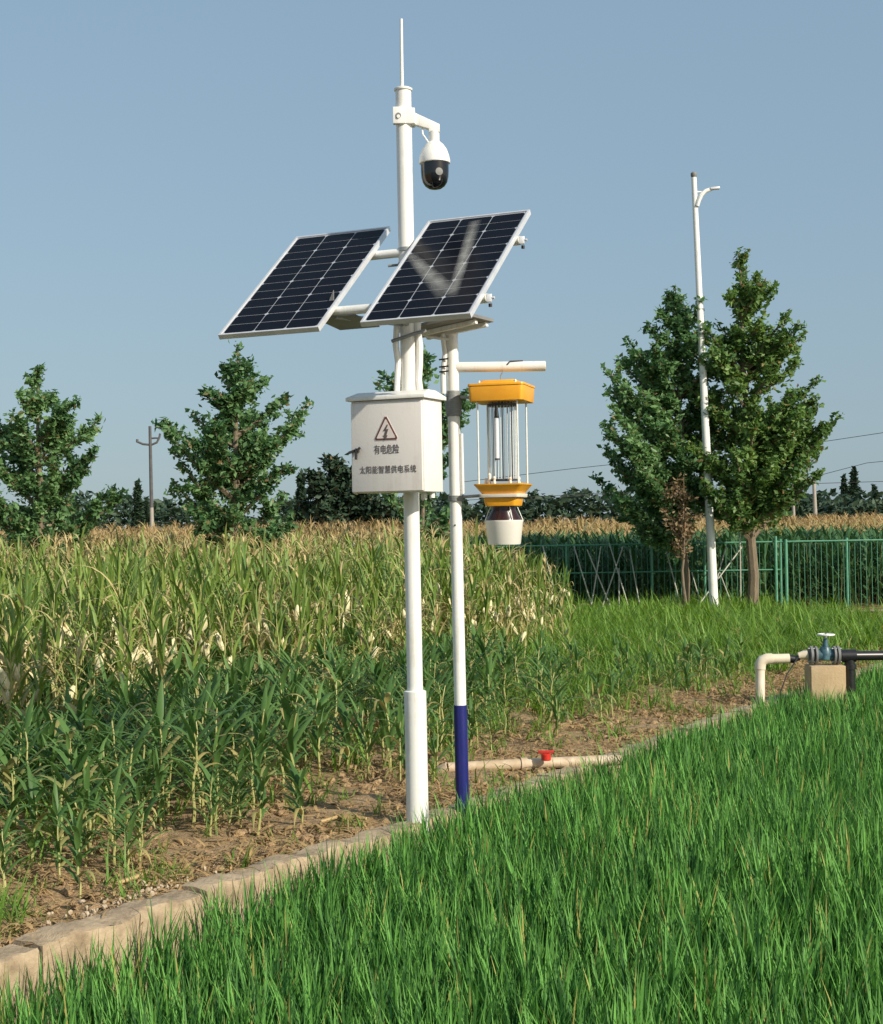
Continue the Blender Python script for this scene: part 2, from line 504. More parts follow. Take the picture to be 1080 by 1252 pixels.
# dirt track beyond the grass at the right
mb = MB()
p0, p1 = gnd(930, 751), gnd(1500, 742)
d = (p1 - p0).normalized(); nrm = Vector((-d.y, d.x, 0))
vs, fs = [], []
for k in range(16):
    q = p0 + d * (k * 1.6)
    for w_ in (-0.35, 0.35):
        vs.append((q + nrm * (w_ + ru(-0.08, 0.08))).to_tuple()[:2] + (0.045,))
for k in range(15):
    fs.append((2 * k, 2 * k + 2, 2 * k + 3, 2 * k + 1))
mb.add(vs, fs)
struct('dirt_track', mb, 'track')

# ================================================================== MAIN POLE
YP = 10.0
pb, ptop = gnd(511, 1006), at(493.2, 111, YP)
pb = Vector((pb.x, YP, -0.05))
def pole_at(z):
    f_ = (z - pb.z) / (ptop.z - pb.z)
    return pb + (ptop - pb) * f_
def zpx(py, Y):                      # height of an image row at a given distance (near the poles)
    return at(505, py, Y).z
main = thing('monitoring_pole', 'tall white steel pole with a thicker foot sleeve, carrying camera, panels and box', 'pole', pb)
def rel(p, root):
    return Vector(p) - root.location
zs = zpx(845, YP)
mb = MB().tube([rel(pole_at(zs - 0.05), main), rel(pole_at(ptop.z), main)], 0.054, 24)
part('shaft', mb, 'white', main)
mb = MB().tube([rel(pole_at(-0.3), main), rel(pole_at(zs), main)], 0.076, 24)
part('sleeve', mb, 'white', main)
mb = MB().tube([rel(pole_at(zs), main), rel(pole_at(zs + 0.006), main)], [0.072, 0.058], 24)
part('weld_ring', mb, 'white', main)
mb = MB().lathe([(0.062, 0), (0.064, 0.012), (0.05, 0.02), (0.012, 0.024)], 24, rel(pole_at(ptop.z), main))
part('top_cap', mb, 'white', main)
zt = zpx(23, YP)
mb = MB().tube([rel(pole_at(ptop.z + 0.02), main) + Vector((-0.008, 0, 0)), rel(pole_at(zt), main) + Vector((-0.004, 0, 0))], [0.013, 0.010], 12)
part('antenna_rod', mb, 'wirewhite', main)

# panel plane: u along the lower edge (towards the camera at the right), v up the slope, n out of the glass
PA, PT = R(-24.5), R(38.3)
PU = Vector((math.cos(PA), math.sin(PA), 0))
PV = Vector((-math.sin(PA) * math.cos(PT), math.cos(PA) * math.cos(PT), math.sin(PT)))
PN = PU.cross(PV)
def panel_matrix(c):
    m = Matrix.Identity(4)
    for i in range(3):
        m[i][0], m[i][1], m[i][2], m[i][3] = PU[i], PV[i], PN[i], c[i]
    return m
PW, PL = 0.752, 1.335
cellmesh = {}
def chamfer_cell(w, h, c, corners):
    p = []
    for i, (sx, sy) in enumerate(((-1, -1), (1, -1), (1, 1), (-1, 1))):
        x, y = sx * w / 2, sy * h / 2
        if corners[i]:
            a_, b2 = (x - sx * c, y), (x, y - sy * c)
            p += [a_, b2] if i in (1, 3) else [b2, a_]
        else:
            p.append((x, y))
    return p
def make_panel(label, c, glare=False):
    root = thing('solar_panel', label, 'solar panel', (0, 0, 0), 0, 'pair of solar panels on the rack')
    root.matrix_world = panel_matrix(c)
    th = 0.035
    fr = MB()
    fw_ = 0.015
    fr.box((0, -PL / 2 + fw_ / 2, 0), (PW, fw_, th)); fr.box((0, PL / 2 - fw_ / 2, 0), (PW, fw_, th))
    fr.box((-PW / 2 + fw_ / 2, 0, 0), (fw_, PL - 2 * fw_, th)); fr.box((PW / 2 - fw_ / 2, 0, 0), (fw_, PL - 2 * fw_, th))
    part('frame', fr, 'alu', root)
    part('back_sheet', MB().box((0, 0, 0.006), (PW - 2 * fw_ + 0.002, PL - 2 * fw_ + 0.002, 0.008)), 'backsheet', root)
    part('junction_box', MB().box((0, PL / 2 - 0.2, -0.012), (0.11, 0.09, 0.026)), 'black', root, 0.004)
    iw, il = PW - 2 * fw_ - 0.016, PL - 2 * fw_ - 0.02
    cw, ch = iw / 3, il / 12
    for kind in (0, 1):
        if kind not in cellmesh:
            poly = chamfer_cell(cw - 0.007, ch - 0.0065, 0.013, (1, 1, 0, 0) if kind == 0 else (0, 0, 1, 1))
            cellmesh[kind] = MB().prism(poly, 0, 0.0015).mesh('solar_cell')
    for i in range(3):
        for j in range(12):
            o = link('solar_cell', cellmesh[j % 2], 'cell', root)
            o.location = (-iw / 2 + cw * (i + 0.5), -il / 2 + ch * (j + 0.5), 0.0105)
    if glare:                                       # two painted streaks of glare that meet low on the glass
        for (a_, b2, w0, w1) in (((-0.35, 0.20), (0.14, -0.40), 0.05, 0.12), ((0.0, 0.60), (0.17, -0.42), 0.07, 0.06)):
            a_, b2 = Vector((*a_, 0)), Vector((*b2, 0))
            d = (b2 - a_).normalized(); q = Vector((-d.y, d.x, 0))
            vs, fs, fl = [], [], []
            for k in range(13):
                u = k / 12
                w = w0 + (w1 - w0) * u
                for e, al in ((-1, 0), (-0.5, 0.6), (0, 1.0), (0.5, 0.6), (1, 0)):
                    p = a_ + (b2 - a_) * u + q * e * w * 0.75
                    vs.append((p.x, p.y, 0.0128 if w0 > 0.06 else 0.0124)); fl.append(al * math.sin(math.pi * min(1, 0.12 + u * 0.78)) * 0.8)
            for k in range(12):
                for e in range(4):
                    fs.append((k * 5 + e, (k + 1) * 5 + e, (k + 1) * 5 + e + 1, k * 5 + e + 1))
            me = bpy.data.meshes.new('glare_streak'); me.from_pydata(vs, [], fs); set_attr(me, 'glare', fl)
            link('glare_streak', me, 'painted_glare', root)
    return root
cl, cr = at(376, 343.7, 9.93), at(548.5, 325.5, 9.49)
make_panel('clean dark solar panel, left one of the pair on the rack', cl)
make_panel('solar panel with a pale V of painted glare across its glass', cr, True)
# rack: two bars behind both panels
def bar(v, e0, e1):
    o = cr + PV * v - PN * 0.055
    return o - PU * e0, o + PU * e1
rk = 0.030
a0, a1 = bar(0.37, 1.22, 0.375)
part('rack_bar', MB().tube([rel(a0, main), rel(a1, main)], rk, 14), 'white', main)
b0, b1 = bar(-0.37, 1.22, 0.375)
part('rack_bar', MB().tube([rel(b0, main), rel(b1, main)], rk, 14), 'white', main)
for q in (a1, b1):
    part('bar_clamp', MB().box(rel(q + PU * 0.012, main), (0.035, 0.03, 0.05)).tube([rel(q + PU * 0.02, main), rel(q + PU * 0.05, main)], 0.009, 8), 'alu', main, 0.003)
    part('clamp_bolt', MB().tube([rel(q + PU * 0.02 - Vector((0, 0, 0.035)), main), rel(q + PU * 0.02 - Vector((0, 0, 0.055)), main)], 0.013, 6), 'black', main)
# arms from the pole out to the bars, with gussets
zlo = b0.z
pc = pole_at(zlo)
bl = bar(-0.37, 0.62, 0)[0]
for e in (0.70, 0.30):
    q = bar(-0.37, e, 0)[0]
    part('rack_arm', MB().tube([rel(pc + Vector((0, 0, -0.03)), main), rel(q + Vector((0, 0, -0.03)), main)], 0.02, 8), 'galv', main)
# flat plate under the lower bar
q = bar(-0.37, 0.66, 0)[0]
rot = Matrix.Rotation(PA, 3, 'Z') @ Matrix.Rotation(R(-6), 3, 'X')
part('bracket_plate', MB().box(rel(q + Vector((0.03, 0.17, -0.05)), main), (0.30, 0.36, 0.008), rot), 'greyplate', main)
Mx = Matrix.Translation(rel(bar(-0.37, 0.74, 0)[0], main)) @ Matrix.Rotation(PA, 4, 'Z') @ Matrix.Rotation(R(90), 4, 'X')
part('gusset', MB().prism([(-0.03, 0.02), (0.03, 0.02), (0.03, 0.14)], -0.004, 0.004, Mx), 'greyplate', main)
# straps of the upper bar round the pole
pu_ = pole_at(a0.z + 0.02)
for dz in (0.0, -0.10):
    mbp = MB()
    for k in range(0, 1):
        mbp.lathe([(0.058, -0.014), (0.060, -0.012), (0.060, 0.012), (0.058, 0.014)], 20, rel(pole_at(pu_.z + dz), main))
    part('clamp_ring', mbp, 'galv', main)
q = bar(0.37, 0.50, 0)[0]
part('strap', MB().tube([rel(q + Vector((0.0, 0, -0.03)), main), rel(q + Vector((0.05, 0, -0.045)), main), rel(q + Vector((0.07, 0, -0.09)), main), rel(q + Vector((0.075, 0, -0.2)), main)], 0.011, 8), 'greyplate', main)
part('stay_rod', MB().tube([rel(q + Vector((-0.09, 0.02, -0.085)), main), rel(q + Vector((0.08, 0.02, -0.07)), main)], 0.009, 8), 'greyplate', main)
# conduits beside the pole above the box, tied with straps
for dx, r_ in ((-0.078, 0.022), (0.072, 0.026)):
    z0, z1 = zpx(486, YP), zpx(380, YP)
    pts = [rel(pole_at(z0 + (z1 - z0) * k / 5), main) + Vector((dx + 0.008 * math.sin(k * 2.2 + dx * 30), -0.02, 0)) for k in range(6)]
    part('cable_conduit', MB().tube(pts, r_, 10), 'white', main)
zk = zpx(414, YP)
part('cable_strap', MB().tube([rel(pole_at(zk - 0.02), main) + Vector((-0.11, -0.035, 0)), rel(pole_at(zk), main) + Vector((-0.03, -0.07, 0)), rel(pole_at(zk + 0.03), main) + Vector((0.06, -0.065, 0)), rel(pole_at(zk + 0.05), main) + Vector((0.12, -0.02, 0))], 0.013, 6), 'tape', main)

# ---- dome camera
zc = zpx(141, 9.95)
cam_root = thing('dome_camera', 'white dome camera with a black glass dome on a short bracket near the pole top', 'camera', pole_at(zc))
part('clamp', MB().box((-0.03, -0.045, 0), (0.085, 0.05, 0.115)).box((0.035, 0.0, -0.002), (0.085, 0.12, 0.108)), 'white', cam_root, 0.006)
part('clamp_hole', MB().tube([(-0.035, -0.069, -0.004), (-0.035, -0.0735, -0.004)], 0.019, 16), 'greyplate', cam_root)
part('clamp_stud', MB().tube([(-0.035, -0.072, -0.012), (-0.035, -0.08, -0.012)], 0.012, 12), 'white', cam_root)
px_ = 0.1 / 18.1      # one photo pixel here, metres
ax = 37 * px_
arm = MB()
Mx = Matrix.Rotation(R(90), 4, 'X')
arm.prism([(0.06, -0.05), (0.17, -0.085), (0.172, -0.11), (0.245, -0.11), (0.245, -0.055), (0.06, 0.035)], -0.026, 0.026, Mx)
part('bracket_arm', arm, 'white', cam_root, 0.006)
dx0 = 0.206
part('neck', MB().lathe([(0.036, -0.175), (0.036, -0.10)], 20, (dx0, 0, 0)), 'white', cam_root)
part('housing', MB().lathe([(0.100, -0.322), (0.106, -0.318), (0.107, -0.300), (0.100, -0.265), (0.086, -0.225), (0.062, -0.19), (0.042, -0.172), (0.030, -0.168)], 32, (dx0, 0, 0)), 'white', cam_root)
dome = part('dome', MB().lathe([(0.012, -0.498), (0.040, -0.493), (0.066, -0.476), (0.084, -0.450), (0.093, -0.415), (0.096, -0.375), (0.096, -0.323)], 32, (dx0, 0, 0)), 'domeglass', cam_root)
lens_o = part('lens', MB().lathe([(0.020, -0.004), (0.026, -0.002), (0.026, 0.001), (0.004, 0.003)], 16), 'greyplate', cam_root)
lens_o.location = (dx0 + 0.030, -0.0915, -0.395); lens_o.rotation_euler = (R(90), 0, R(18))
part('cable_loop', MB().tube([(0.125, 0, -0.075), (0.128, -0.01, -0.12), (0.142, -0.01, -0.14), (0.168, -0.01, -0.18)], 0.006, 8), 'white', cam_root)

# ---- control box
BA = R(-25)
pbz = zpx(546, 9.8)
pcen = pole_at(pbz)
BW, BH, BD = 0.535, 0.612, 0.285
bc = pcen + Vector((math.sin(BA), -math.cos(BA), 0)) * (0.056 + BD / 2)
box = thing('control_box', 'beige steel control box with red-edged lightning warning sign and Chinese lettering', 'control box', (bc.x, bc.y, bc.z - BH / 2), BA)
part('body', MB().box((0, 0, BH / 2), (BW, BD, BH)), 'boxpaint', box, 0.004)
y0 = -BD / 2
door = part('door', MB().box((0, y0 - 0.010, BH / 2 - 0.004), (BW - 0.012, 0.020, BH - 0.022)), 'boxpaint', box, 0.004)
lid = MB()
ov = 0.025
a_, b2 = BW / 2 + ov, BD / 2 + ov
vs = [(-a_, -b2 - 0.01, BH + 0.002), (a_, -b2 - 0.01, BH + 0.002), (a_, b2, BH + 0.002), (-a_, b2, BH + 0.002),
      (-a_, -b2 - 0.01, BH + 0.026), (a_, -b2 - 0.01, BH + 0.026), (a_, b2, BH + 0.026), (-a_, b2, BH + 0.026),
      (-a_ + 0.03, -0.06, BH + 0.064), (a_ - 0.03, -0.06, BH + 0.064), (a_ - 0.03, 0.06, BH + 0.064), (-a_ + 0.03, 0.06, BH + 0.064)]
lid.add(vs, [(3, 2, 1, 0), (0, 1, 5, 4), (1, 2, 6, 5), (2, 3, 7, 6), (3, 0, 4, 7), (4, 5, 9, 8), (5, 6, 10, 9), (6, 7, 11, 10), (7, 4, 8, 11), (8, 9, 10, 11)])
part('lid', lid, 'white', box, 0.003)
part('back_bracket', MB().box((0.05, BD / 2 + 0.03, BH * 0.25), (0.16, 0.055, 0.05)).box((0.05, BD / 2 + 0.03, BH * 0.8), (0.16, 0.055, 0.05)), 'galv', box)
part('cable_gland', MB().tube([(0.17, 0.05, -0.05), (0.17, 0.05, 0.01)], 0.022, 12).tube([(0.23, 0.05, -0.04), (0.23, 0.05, 0.01)], 0.018, 12), 'white', box)
yd = y0 - 0.020
k_ = BW / 87.0          # metres per photo pixel on the door
def dpx(px, py):        # photo pixel on the door -> local x, z
    return (px - 476.8) * k_, (546.3 - py) * (BH / 110.0) + BH / 2
hx, hz = dpx(440, 551)
handle = part('handle', MB().box((hx - 0.012, yd - 0.014, hz), (0.075, 0.012, 0.016), Matrix.Rotation(R(-16), 3, 'Y')).box((hx + 0.012, yd - 0.020, hz - 0.02), (0.014, 0.012, 0.075), Matrix.Rotation(R(4), 3, 'Y')).box((hx + 0.03, yd - 0.02, hz + 0.012), (0.03, 0.012, 0.014), Matrix.Rotation(R(-40), 3, 'Y')).tube([(hx + 0.012, yd + 0.002, hz), (hx + 0.012, yd - 0.02, hz)], 0.016, 12), 'wiredark', door)
DM = Matrix.Translation((0, yd, 0)) @ Matrix.Rotation(R(90), 4, 'X')      # x,y of a flat shape -> x,z of the door, out towards the viewer
sx, sz = dpx(477, 527.5)
def tri(r_, dy=0.0):
    return [(sx + r_ * math.cos(R(a_)) , sz - 0.010 + r_ * math.sin(R(a_)) * 1.06) for a_ in (90, 210, 330)]
def rounded(poly, c):
    o = []
    n = len(poly)
    for i in range(n):
        p = Vector(poly[i]); a_ = Vector(poly[i - 1]); b2 = Vector(poly[(i + 1) % n])
        o += [tuple(p + (a_ - p).normalized() * c), tuple(p + (b2 - p).normalized() * c)]
    return o
part('sign_edge', MB().prism(rounded(tri(0.112), 0.016), 0.0, 0.0015, DM), 'signwhite', door)
part('sign_border', MB().prism(rounded(tri(0.104), 0.014), 0.0015, 0.0030, DM), 'signborder', door)
part('sign_face', MB().prism(rounded(tri(0.082), 0.006), 0.0030, 0.0045, DM), 'signwhite', door)
bolt = [(0.008, 0.058), (-0.018, 0.010), (-0.003, 0.012), (-0.012, -0.022), (-0.020, -0.022), (-0.002, -0.056), (0.012, -0.020), (0.004, -0.020), (0.018, 0.026), (0.003, 0.024), (0.016, 0.058)]
part('lightning_bolt', MB().prism([(sx + x * 1.15, sz - 0.016 + z * 0.9) for x, z in bolt], 0.0045, 0.0060, DM), 'print', door)
def lettering(text, px, py, wpx, hpx, name, spacing=1.0):
    cu = bpy.data.curves.new(name, 'FONT')
    cu.body = text
    cu.align_x = 'CENTER'; cu.align_y = 'CENTER'
    cu.extrude = 0.0008
    cu.space_character = spacing
    to = bpy.data.objects.new(name, cu)
    COL.objects.link(to)
    bpy.context.view_layer.update()
    dg = bpy.context.evaluated_depsgraph_get()
    me = bpy.data.meshes.new_from_object(to.evaluated_get(dg))
    COL.objects.unlink(to)
    co = np.array([v.co[:] for v in me.vertices])
    lo, hi = co.min(0), co.max(0)
    x, z = dpx(px, py)
    w, h = wpx * k_, hpx * BH / 110
    for v in me.vertices:
        fx = (v.co.x - lo[0]) / (hi[0] - lo[0]) - 0.5
        fy = (v.co.y - lo[1]) / (hi[1] - lo[1]) - 0.5
        q = DM @ Vector((x + fx * w, z + fy * h, 0.001 + (v.co.z - lo[2])))
        v.co = q
    me.materials.clear()
    link(name, me, 'print', door)
lettering('有电危险', 477.5, 550, 30, 11, 'lettering', 1.0)
lettering('太阳能智慧供电系统', 478.5, 574, 68, 9, 'lettering', 1.1)

# ================================================================== LAMP POLE
YL = 10.36
lb, lt = gnd(566, 993), at(551.5, 402, YL)
YL = lb.y
lt = at(552.5, 402, YL)
lb.z = -0.06
def lpole_at(z):
    return lb + (lt - lb) * ((z - lb.z) / (lt.z - lb.z))
lp = thing('lamp_pole', 'slim white pole with navy blue painted foot and side arm holding the orange trap', 'pole', lb)
def zl(py):
    return at(558, py, YL).z
zb = zl(862)
part('shaft', MB().tube([rel(lpole_at(zb), lp), rel(lpole_at(lt.z), lp)], 0.043, 20), 'white', lp)
part('painted_foot', MB().tube([rel(lpole_at(-0.3), lp), rel(lpole_at(zb), lp)], 0.0475, 20), 'navy', lp)
z0, z1 = zl(604), zl(408)
pts = [rel(lpole_at(z0 + (z1 - z0) * k / 8), lp) + Vector((0.052 if k < 4 else (-0.062 + 0.012 * math.sin(k * 2.0)), -0.012 if k != 4 else 0.045, 0)) for k in range(9)]
part('cable_conduit', MB().tube([p for k, p in enumerate(pts) if k < 4], 0.012, 8), 'white', lp)
part('cable_conduit', MB().tube([p for k, p in enumerate(pts) if k > 4], 0.020, 10), 'white', lp)
for py in (440, 449, 455):
    part('cable_tie', MB().tube([rel(lpole_at(zl(py)), lp) + Vector((-0.095, -0.03, 0)), rel(lpole_at(zl(py)), lp) + Vector((-0.03, -0.05, 0.004))], 0.006, 6), 'black', lp)
part('tape_wrap', MB().tube([rel(lpole_at(zl(509)), lp), rel(lpole_at(zl(495)), lp), rel(lpole_at(zl(478)), lp)], [0.053, 0.062, 0.047], 18), 'tape', lp)
part('tape_wrap', MB().tube([rel(lpole_at(zl(613)), lp), rel(lpole_at(zl(606)), lp)], [0.052, 0.055], 18), 'tape', lp)
za = zl(449)
arm0, arm1 = lpole_at(za), at(667, 447.5, YL - 0.06)
part('side_arm', MB().tube([rel(arm0, lp), rel(arm1, lp)], 0.036, 18), 'white', lp)
part('arm_end', MB().tube([rel(arm1, lp), rel(arm1 + (arm1 - arm0).normalized() * 0.004, lp)], 0.030, 18), 'ivory', lp)
q = arm0 + (arm1 - arm0) * 0.62
part('wire_loop', MB().tube([rel(q + Vector((-0.02, -0.036, 0.012)), lp), rel(q + Vector((0.0, -0.025, 0.034)), lp), rel(q + Vector((0.06, -0.02, 0.036)), lp), rel(q + Vector((0.09, -0.015, 0.037)), lp)], 0.006, 6), 'wiredark', lp)
part('pipe_bolt', MB().tube([rel(lpole_at(zl(642)), lp) + Vector((-0.008, -0.042, 0)), rel(lpole_at(zl(642)), lp) + Vector((-0.008, -0.048, 0))], 0.006, 8), 'black', lp)
for py, x1, zz in ((486, 577, 0.0), (608, 588, 0.02)):
    q0 = lpole_at(zl(py)); q1 = at(x1, py - zz * 100, YL - 0.05)
    part('stay_rod', MB().tube([rel(q0, lp), rel(q1, lp)], 0.011, 8), 'galv', lp)
# small solar panel flat on top of the lamp pole, seen from below
sp_c = at(545, 393, YL - 0.12)
sp = thing('small_solar_panel', 'small flat solar panel on top of the slim pole, its grey underside showing', 'solar panel', sp_c)
ea, eb = at(516, 411, YL + 0.14), at(603, 391.5, YL - 0.16)
e1 = (eb - ea); ew = e1.length; e1 = e1.normalized()
e2 = Vector((-0.45, -0.88, 0.02)); e2 = (e2 - e1 * e2.dot(e1)).normalized()
mid = (ea + eb) / 2 + e2 * 0.17
sp.location = mid
Rm = Matrix((e1, e2, e1.cross(e2))).transposed()
nz = (Rm @ Vector((0, 0, 1))).z
sgn = 1 if nz > 0 else -1
part('frame', MB().box((0, 0, 0), (ew, 0.36, 0.022), Rm), 'greyplate', sp)
part('glass', MB().box(Rm @ Vector((0, 0, sgn * 0.0125)), (ew - 0.03, 0.33, 0.003), Rm), 'cell', sp)
for off in (-0.13, 0.02):
    part('rail', MB().box(Rm @ Vector((0.02, off, -sgn * 0.028)), (ew - 0.10, 0.035, 0.03), Rm), 'white', sp)
mount = lpole_at(lt.z - 0.01) - mid
part('mount_post', MB().tube([mount, Vector((mount.x, mount.y, -0.02))], 0.03, 12), 'galv', sp)
part('brace', MB().tube([mount + Vector((-0.02, -0.03, -0.07)), Rm @ Vector((-0.2, -0.05, -sgn * 0.03))], 0.012, 8), 'white', sp)

# ---- insect trap hanging from the arm
hk = at(613, 456, YL - 0.045)
u = (YL - 0.045) / F        # one photo pixel, metres
trap = thing('insect_trap', 'orange hanging insect trap lamp with wire cage, dark funnel and white catch bucket', 'insect trap', (hk.x + 0.2 * u, hk.y, hk.z), R(-16))
def Z(py):
    return (456 - py) * u
def frust(z0, w0, z1, w1, r0=0.03):
    """A square block with rounded corners from width w0 at z0 to w1 at z1."""
    vs = []
    n = 0
    for z, w in ((z0, w0), (z1, w1)):
        ring = []
        for cx, cy, a0 in ((1, 1, 0), (-1, 1, 90), (-1, -1, 180), (1, -1, 270)):
            for k in range(4):
                a_ = R(a0 + 30 * k)
                ring.append((cx * (w / 2 - r0) + r0 * math.cos(a_), cy * (w / 2 - r0) + r0 * math.sin(a_), z))
        vs += ring; n = len(ring)
    return vs, [tuple(reversed(range(n))), tuple(range(n, 2 * n))] + [(k, (k + 1) % n, n + (k + 1) % n, n + k) for k in range(n)]
HW = 0.385
hood = MB()
hood.add(*frust(Z(492), HW, Z(474), HW + 0.012)); hood.add(*frust(Z(473.8), HW + 0.022, Z(471), HW + 0.018)); hood.add(*frust(Z(470.8), HW * 0.78, Z(466), HW * 0.62))
hood_o = part('hood', hood, 'orange', trap, 0.003)
part('knob', MB().lathe([(0.008, 0), (0.008, 0.02), (0.004, 0.026)], 10, (0.13, -0.13, Z(471))).lathe([(0.008, 0), (0.008, 0.02), (0.004, 0.026)], 10, (-0.13, -0.13, Z(471))).lathe([(0.008, 0), (0.008, 0.02), (0.004, 0.026)], 10, (0.13, 0.13, Z(471))), 'ivory', hood_o)
part('hook', MB().tube([(0, 0, 0.025), (0.012, 0, 0.01), (0.0, 0, -0.01), (-0.008, 0, -0.025), (0, 0, Z(467))], 0.004, 8), 'galv', trap)
for cx in (-1, 1):
    for cy in (-1, 1):
        part('corner_rod', MB().tube([(cx * 0.142, cy * 0.142, Z(593)), (cx * 0.142, cy * 0.142, Z(490))], 0.0065, 8), 'wirewhite', trap)
wm = None
for k in range(26):
    a_ = 2 * math.pi * k / 26
    if wm is None:
        wm = MB().tube([(0, 0, 0), (0, 0, Z(492) - Z(588))], 0.0026, 5).mesh('cage_wire')
    o = link('cage_wire', wm, 'wirewhite', trap)
    o.location = (0.098 * math.cos(a_), 0.098 * math.sin(a_), Z(588))
for k in range(12):
    a_ = 2 * math.pi * (k + 0.5) / 12
    o = link('inner_wire', wm.copy() if k == 0 else im, None, trap)
    if k == 0:
        im = o.data; im.materials.clear(); im.materials.append(M['wiredark'])
    o.location = (0.075 * math.cos(a_), 0.075 * math.sin(a_), Z(588))
for za_, zb_ in ((588, 586), (497, 494)):
    part('wire_ring', MB().lathe([(0.07, Z(za_)), (0.105, Z(za_)), (0.105, Z(zb_)), (0.07, Z(zb_))], 24), 'wiredark', trap)
part('lamp_tube', MB().tube([(-0.02, -0.085, Z(561)), (-0.02, -0.085, Z(512))], 0.017, 12), 'tube', trap)
part('tube_cap', MB().tube([(-0.02, -0.085, Z(563)), (-0.02, -0.085, Z(561))], 0.018, 12).tube([(-0.02, -0.085, Z(512)), (-0.02, -0.085, Z(494))], [0.018, 0.008], 12), 'wiredark', trap)
for x, y, h in ((-0.07, -0.12, 580), (-0.1, -0.1, 586), (0.08, -0.12, 585), (-0.03, -0.14, 584), (0.09, 0.1, 584)):
    part('insulator', MB().lathe([(0.010, Z(594)), (0.013, Z(590)), (0.008, Z(588)), (0.013, Z(h + 1)), (0.006, Z(h - 1))], 10, (x, y, 0)), 'ivory', trap)
tray = MB(); tray.add(*frust(Z(604), 0.26, Z(594), 0.345)); tray.add(*frust(Z(593.8), 0.352, Z(592), 0.356))
part('tray', tray, 'orange', trap)
part('tray_ledge', MB().add(*frust(Z(608.5), 0.288, Z(604.2), 0.296)), 'ivory', trap, 0.003)
lo_ = MB(); lo_.add(*frust(Z(619), 0.225, Z(608.8), 0.245))
part('collar', lo_, 'orange', trap, 0.004)
part('funnel', MB().lathe([(0.125, Z(638)), (0.120, Z(634)), (0.085, Z(624)), (0.085, Z(619.2))], 28), 'brown', trap)
bk = part('bucket', MB().lathe([(0.112, Z(666)), (0.116, Z(665)), (0.134, Z(639)), (0.138, Z(637.5)), (0.138, Z(636.2)), (0.128, Z(636.2))], 32), 'bucketwhite', trap)
for a_ in (10, 130, 200, 310):
    part('bail_wire', MB().tube([(0.135 * math.cos(R(a_)), 0.135 * math.sin(R(a_)), Z(637)), (0.095 * math.cos(R(a_)), 0.095 * math.sin(R(a_)), Z(620))], 0.0035, 6), 'wirewhite', bk)

# ================================================================== PIPES AND VALVE
po = gnd(929, 864)
YV = po.y
mpp = YV / F
pw = thing('pipe_outlet', 'thick cream pipe rising from the ground and bending right towards the valve', 'pipe', (po.x, YV, 0))
def vp(px, py, dy=0.0):
    q = at(px, py, YV + dy)
    return Vector((q.x - po.x, q.y - YV, q.z))
part('riser', MB().tube([Vector((0, 0, -0.3)), vp(929.5, 815)], 0.052, 18), 'pvc', pw)
part('elbow', MB().tube([vp(929.5, 818), vp(930, 812), vp(932.5, 807.5), vp(938, 805.5), vp(944, 805.5)], 0.060, 18), 'pvc', pw)
part('run', MB().tube([vp(942, 805.5), vp(965, 805)], 0.052, 18), 'pvc', pw)
vl = thing('water_valve', 'blue gate valve with handwheel between dark flanges on the block', 'valve', (po.x, YV, 0))
part('coupling', MB().tube([vp(965, 805), vp(971, 806)], 0.045, 14).tube([vp(970, 807), vp(977, 804)], 0.03, 14), 'black', vl)
part('reducer', MB().tube([vp(976, 802), vp(987, 800)], [0.036, 0.055], 14), 'pvc', vl)
part('flange', MB().tube([vp(990, 801), vp(993, 801)], 0.10, 18).tube([vp(996, 801), vp(998.5, 801)], 0.10, 18), 'greyplate', vl)
part('flange', MB().tube([vp(1018.5, 801), vp(1021, 801)], 0.10, 18).tube([vp(1023, 801), vp(1026, 801)], 0.10, 18), 'greyplate', vl)
part('valve_body', MB().tube([vp(998, 801), vp(1019, 801)], [0.06, 0.06], 16).tube([vp(1008.5, 806), vp(1009, 796), vp(1009.3, 791)], [0.07, 0.072, 0.05], 16), 'blue', vl)
part('bonnet', MB().tube([vp(1009.3, 791), vp(1009.6, 781)], [0.035, 0.026], 12), 'blue', vl)
part('spindle', MB().tube([vp(1009.6, 783), vp(1010, 774)], 0.012, 8), 'galv', vl)
ring = [vp(1010, 776) + Vector((0.085 * math.cos(2 * math.pi * k / 20), 0.085 * math.sin(2 * math.pi * k / 20), 0)) for k in range(21)]
hw = part('handwheel', MB().tube(ring, 0.011, 8).tube([ring[0], ring[10]], 0.008, 6).tube([ring[5], ring[15]], 0.008, 6), 'wirewhite', vl)
for x in (992, 1021):
    for dz in (-8, 8):
        part('bolt', MB().tube([vp(x - 4, 801 + dz, -0.04), vp(x + 8, 801 + dz, -0.04)], 0.009, 6), 'galv', vl)
blk = at(1009, 826, YV + 0.02)
bo = tag(part('concrete_block', MB().box((0, 0, 0), (0.375, 0.30, 0.80)), 'block', None, 0.012), 'tan concrete block under the blue valve at the edge of the rice', 'block')
bo.location = (blk.x, blk.y, vp(1009, 813).z - 0.40)
bp = thing('black_pipe', 'black pipe with tee running off to the right from the valve', 'pipe', (po.x, YV, 0))
part('run', MB().tube([vp(1026, 802), vp(1300, 799, 0.6)], 0.052, 16), 'black', bp)
part('tee', MB().tube([vp(1028, 802), vp(1046, 801.5)], 0.07, 16).tube([vp(1039, 800), vp(1040, 845)], 0.055, 14), 'black', bp)
part('collar', MB().tube([vp(1039.5, 812), vp(1039.7, 818)], 0.068, 14), 'black', bp)
part('thin_cable', MB().tube([vp(975, 805, -0.05), vp(962, 825, -0.08), vp(955, 845, -0.1), vp(952, 870, -0.12)], 0.007, 6), 'wiredark', vl)
